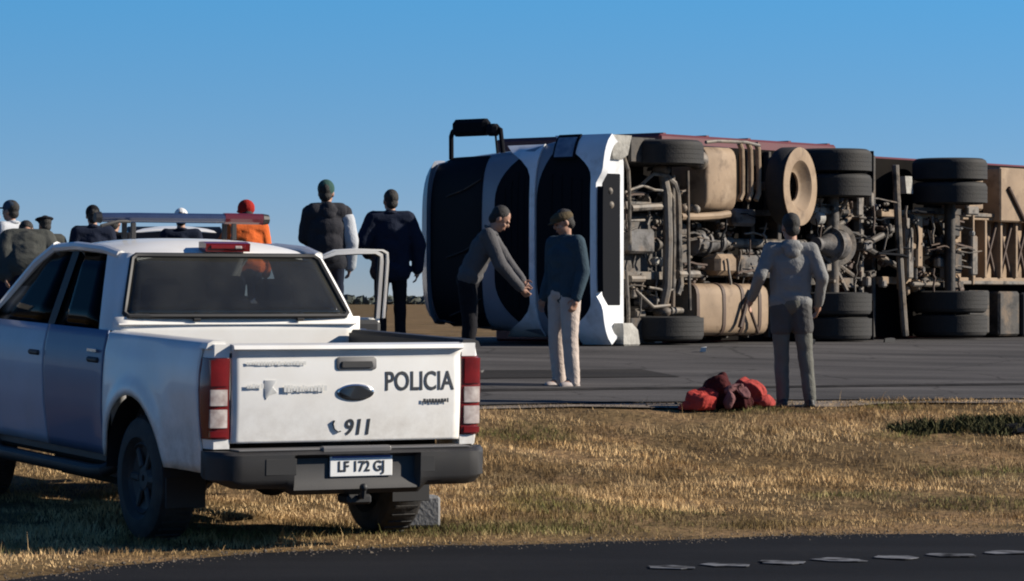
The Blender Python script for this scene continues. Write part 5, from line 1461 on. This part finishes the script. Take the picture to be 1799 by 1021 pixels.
heap('faded_red_cloth', 1318, 30.85, MT['pinkcloth'], 5.1, 'faded red cloth at the right end of the roadside heap', ((0, 0, .11, .15, .13, .12, -15), (.11, -.04, .04, .13, .12, .05, 12), (-.06, .04, .17, .09, .09, .07, 20)))

# torn tyre scrap in the weeds, concrete block beside the pickup wheel
X, Y = at(1795, 29.3), 29.3
b = MB(); b.loft([[Vector((.36 * math.cos(a) * (1 + .05 * math.sin(9 * a)), .14 * q_, .30 * math.sin(a) + .02 * q_)) * rr for q_, rr in ((-1, 1), (1, 1), (1, .86), (-1, .86))] for a in np.linspace(R(10), R(175), 16)])
o = b.build('tyre_scrap', MT['void'], None); o.location = (X, Y, gz(X, Y) - .06); o.rotation_euler = (R(20), R(8), R(25)); o.scale = (.6, .6, .4)
tag(o, 'torn black tyre scrap lying in weeds at the right edge', 'tyre scrap')
X, Y = at(733, 21.7), 21.7
b = MB(); b.box((0, 0, .10), (.27, .20, .20), .015)
o = b.build('concrete_block', mat('concrete', (.20, .20, .20), .9, 0, (.13, .13, .13), 8, .8, bump=.4)); o.location = (X, Y, gz(X, Y)); o.rotation_euler = (0, 0, R(12))
tag(o, 'low grey concrete block beside the right rear pickup wheel', 'block')
# small debris on the road
dm = mat('pale_debris', (.5, .5, .48), .6); dd = mat('dark_debris', (.03, .03, .03), .8)
for i, (px, Y, w_, lab, mm) in enumerate(((1235, 38.6, .07, 'pale plastic shard on the road under the lorry tank', dm), (1420, 41.0, .16, 'dark shard on the road below the rear wheels', dd), (1560, 42.4, .18, 'dark lump on the road between lorry and trailer', dd))):
    X = at(px, Y)
    b = MB(); b.prism([(-w_ / 2, -.03, 0), (w_ * .4, -.05, 0), (w_ / 2, .03, .01), (-.02, .06, 0)], (.01, .0, .05))
    o = b.build('broken_shard', mm); o.location = (X, Y, gz(X, Y) + .034); o.rotation_euler = (0, 0, R(20 * i))
    tag(o, lab, 'shard', 'broken shards on the road')

# ------------------------------------------------------------------ white car parked beyond the pickup (only its roof shows)
car = empty('parked_car', (at(312, 43.0), 43.0, 0), (0, 0, R(8)))
car.location.z = gz(car.location.x, 43.0) + .03
tag(car, 'white car whose roof shows between the light bar and pickup roof', 'car')
def cring(y, w_, z0, z1, wt):
    return [(-w_, y, z0), (-w_ * 1.02, y, (z0 + z1) / 2), (-wt, y, z1), (wt, y, z1), (w_ * 1.02, y, (z0 + z1) / 2), (w_, y, z0)]
b = MB(); b.loft([cring(y, w_, .28, z, w_ * .93) for y, w_, z in ((-.05, .74, .80), (.05, .82, .92), (.8, .86, .96), (2.6, .86, .96), (3.3, .84, .92), (4.0, .76, .78), (4.1, .70, .66))]); b.build('car_body', MT['white'], car, 40)
b = MB(); b.loft([cring(y, w_, .94, z, wt) for y, w_, z, wt in ((.12, .74, 1.0, .70), (.55, .76, 1.40, .60), (1.1, .78, 1.49, .60), (1.9, .78, 1.49, .60), (2.3, .77, 1.40, .60), (3.1, .74, .97, .70))]); b.build('car_windows', MT['cabglass'], car, 40)
b = MB(); b.grid(lambda i, j: (-.63 + 1.26 * i, .55 + 1.75 * j, 1.505 - .05 * (2 * i - 1) ** 2 - .07 * (2 * j - 1) ** 2), 10, 10); b.build('car_roof', MT['white'], car, 50, fix=False, solid=.02)
for s in (-1, 1):
    for y in (.75, 3.3): make_wheel(car, (s * .76, y, .30), .31, .19, .19, MT['rubber'], MT['alloy'], s)
    b = MB(); b.box((s * .68, -.03, .78), (.18, .06, .16), .02); b.build('tail_lamp', MT['red'], car)
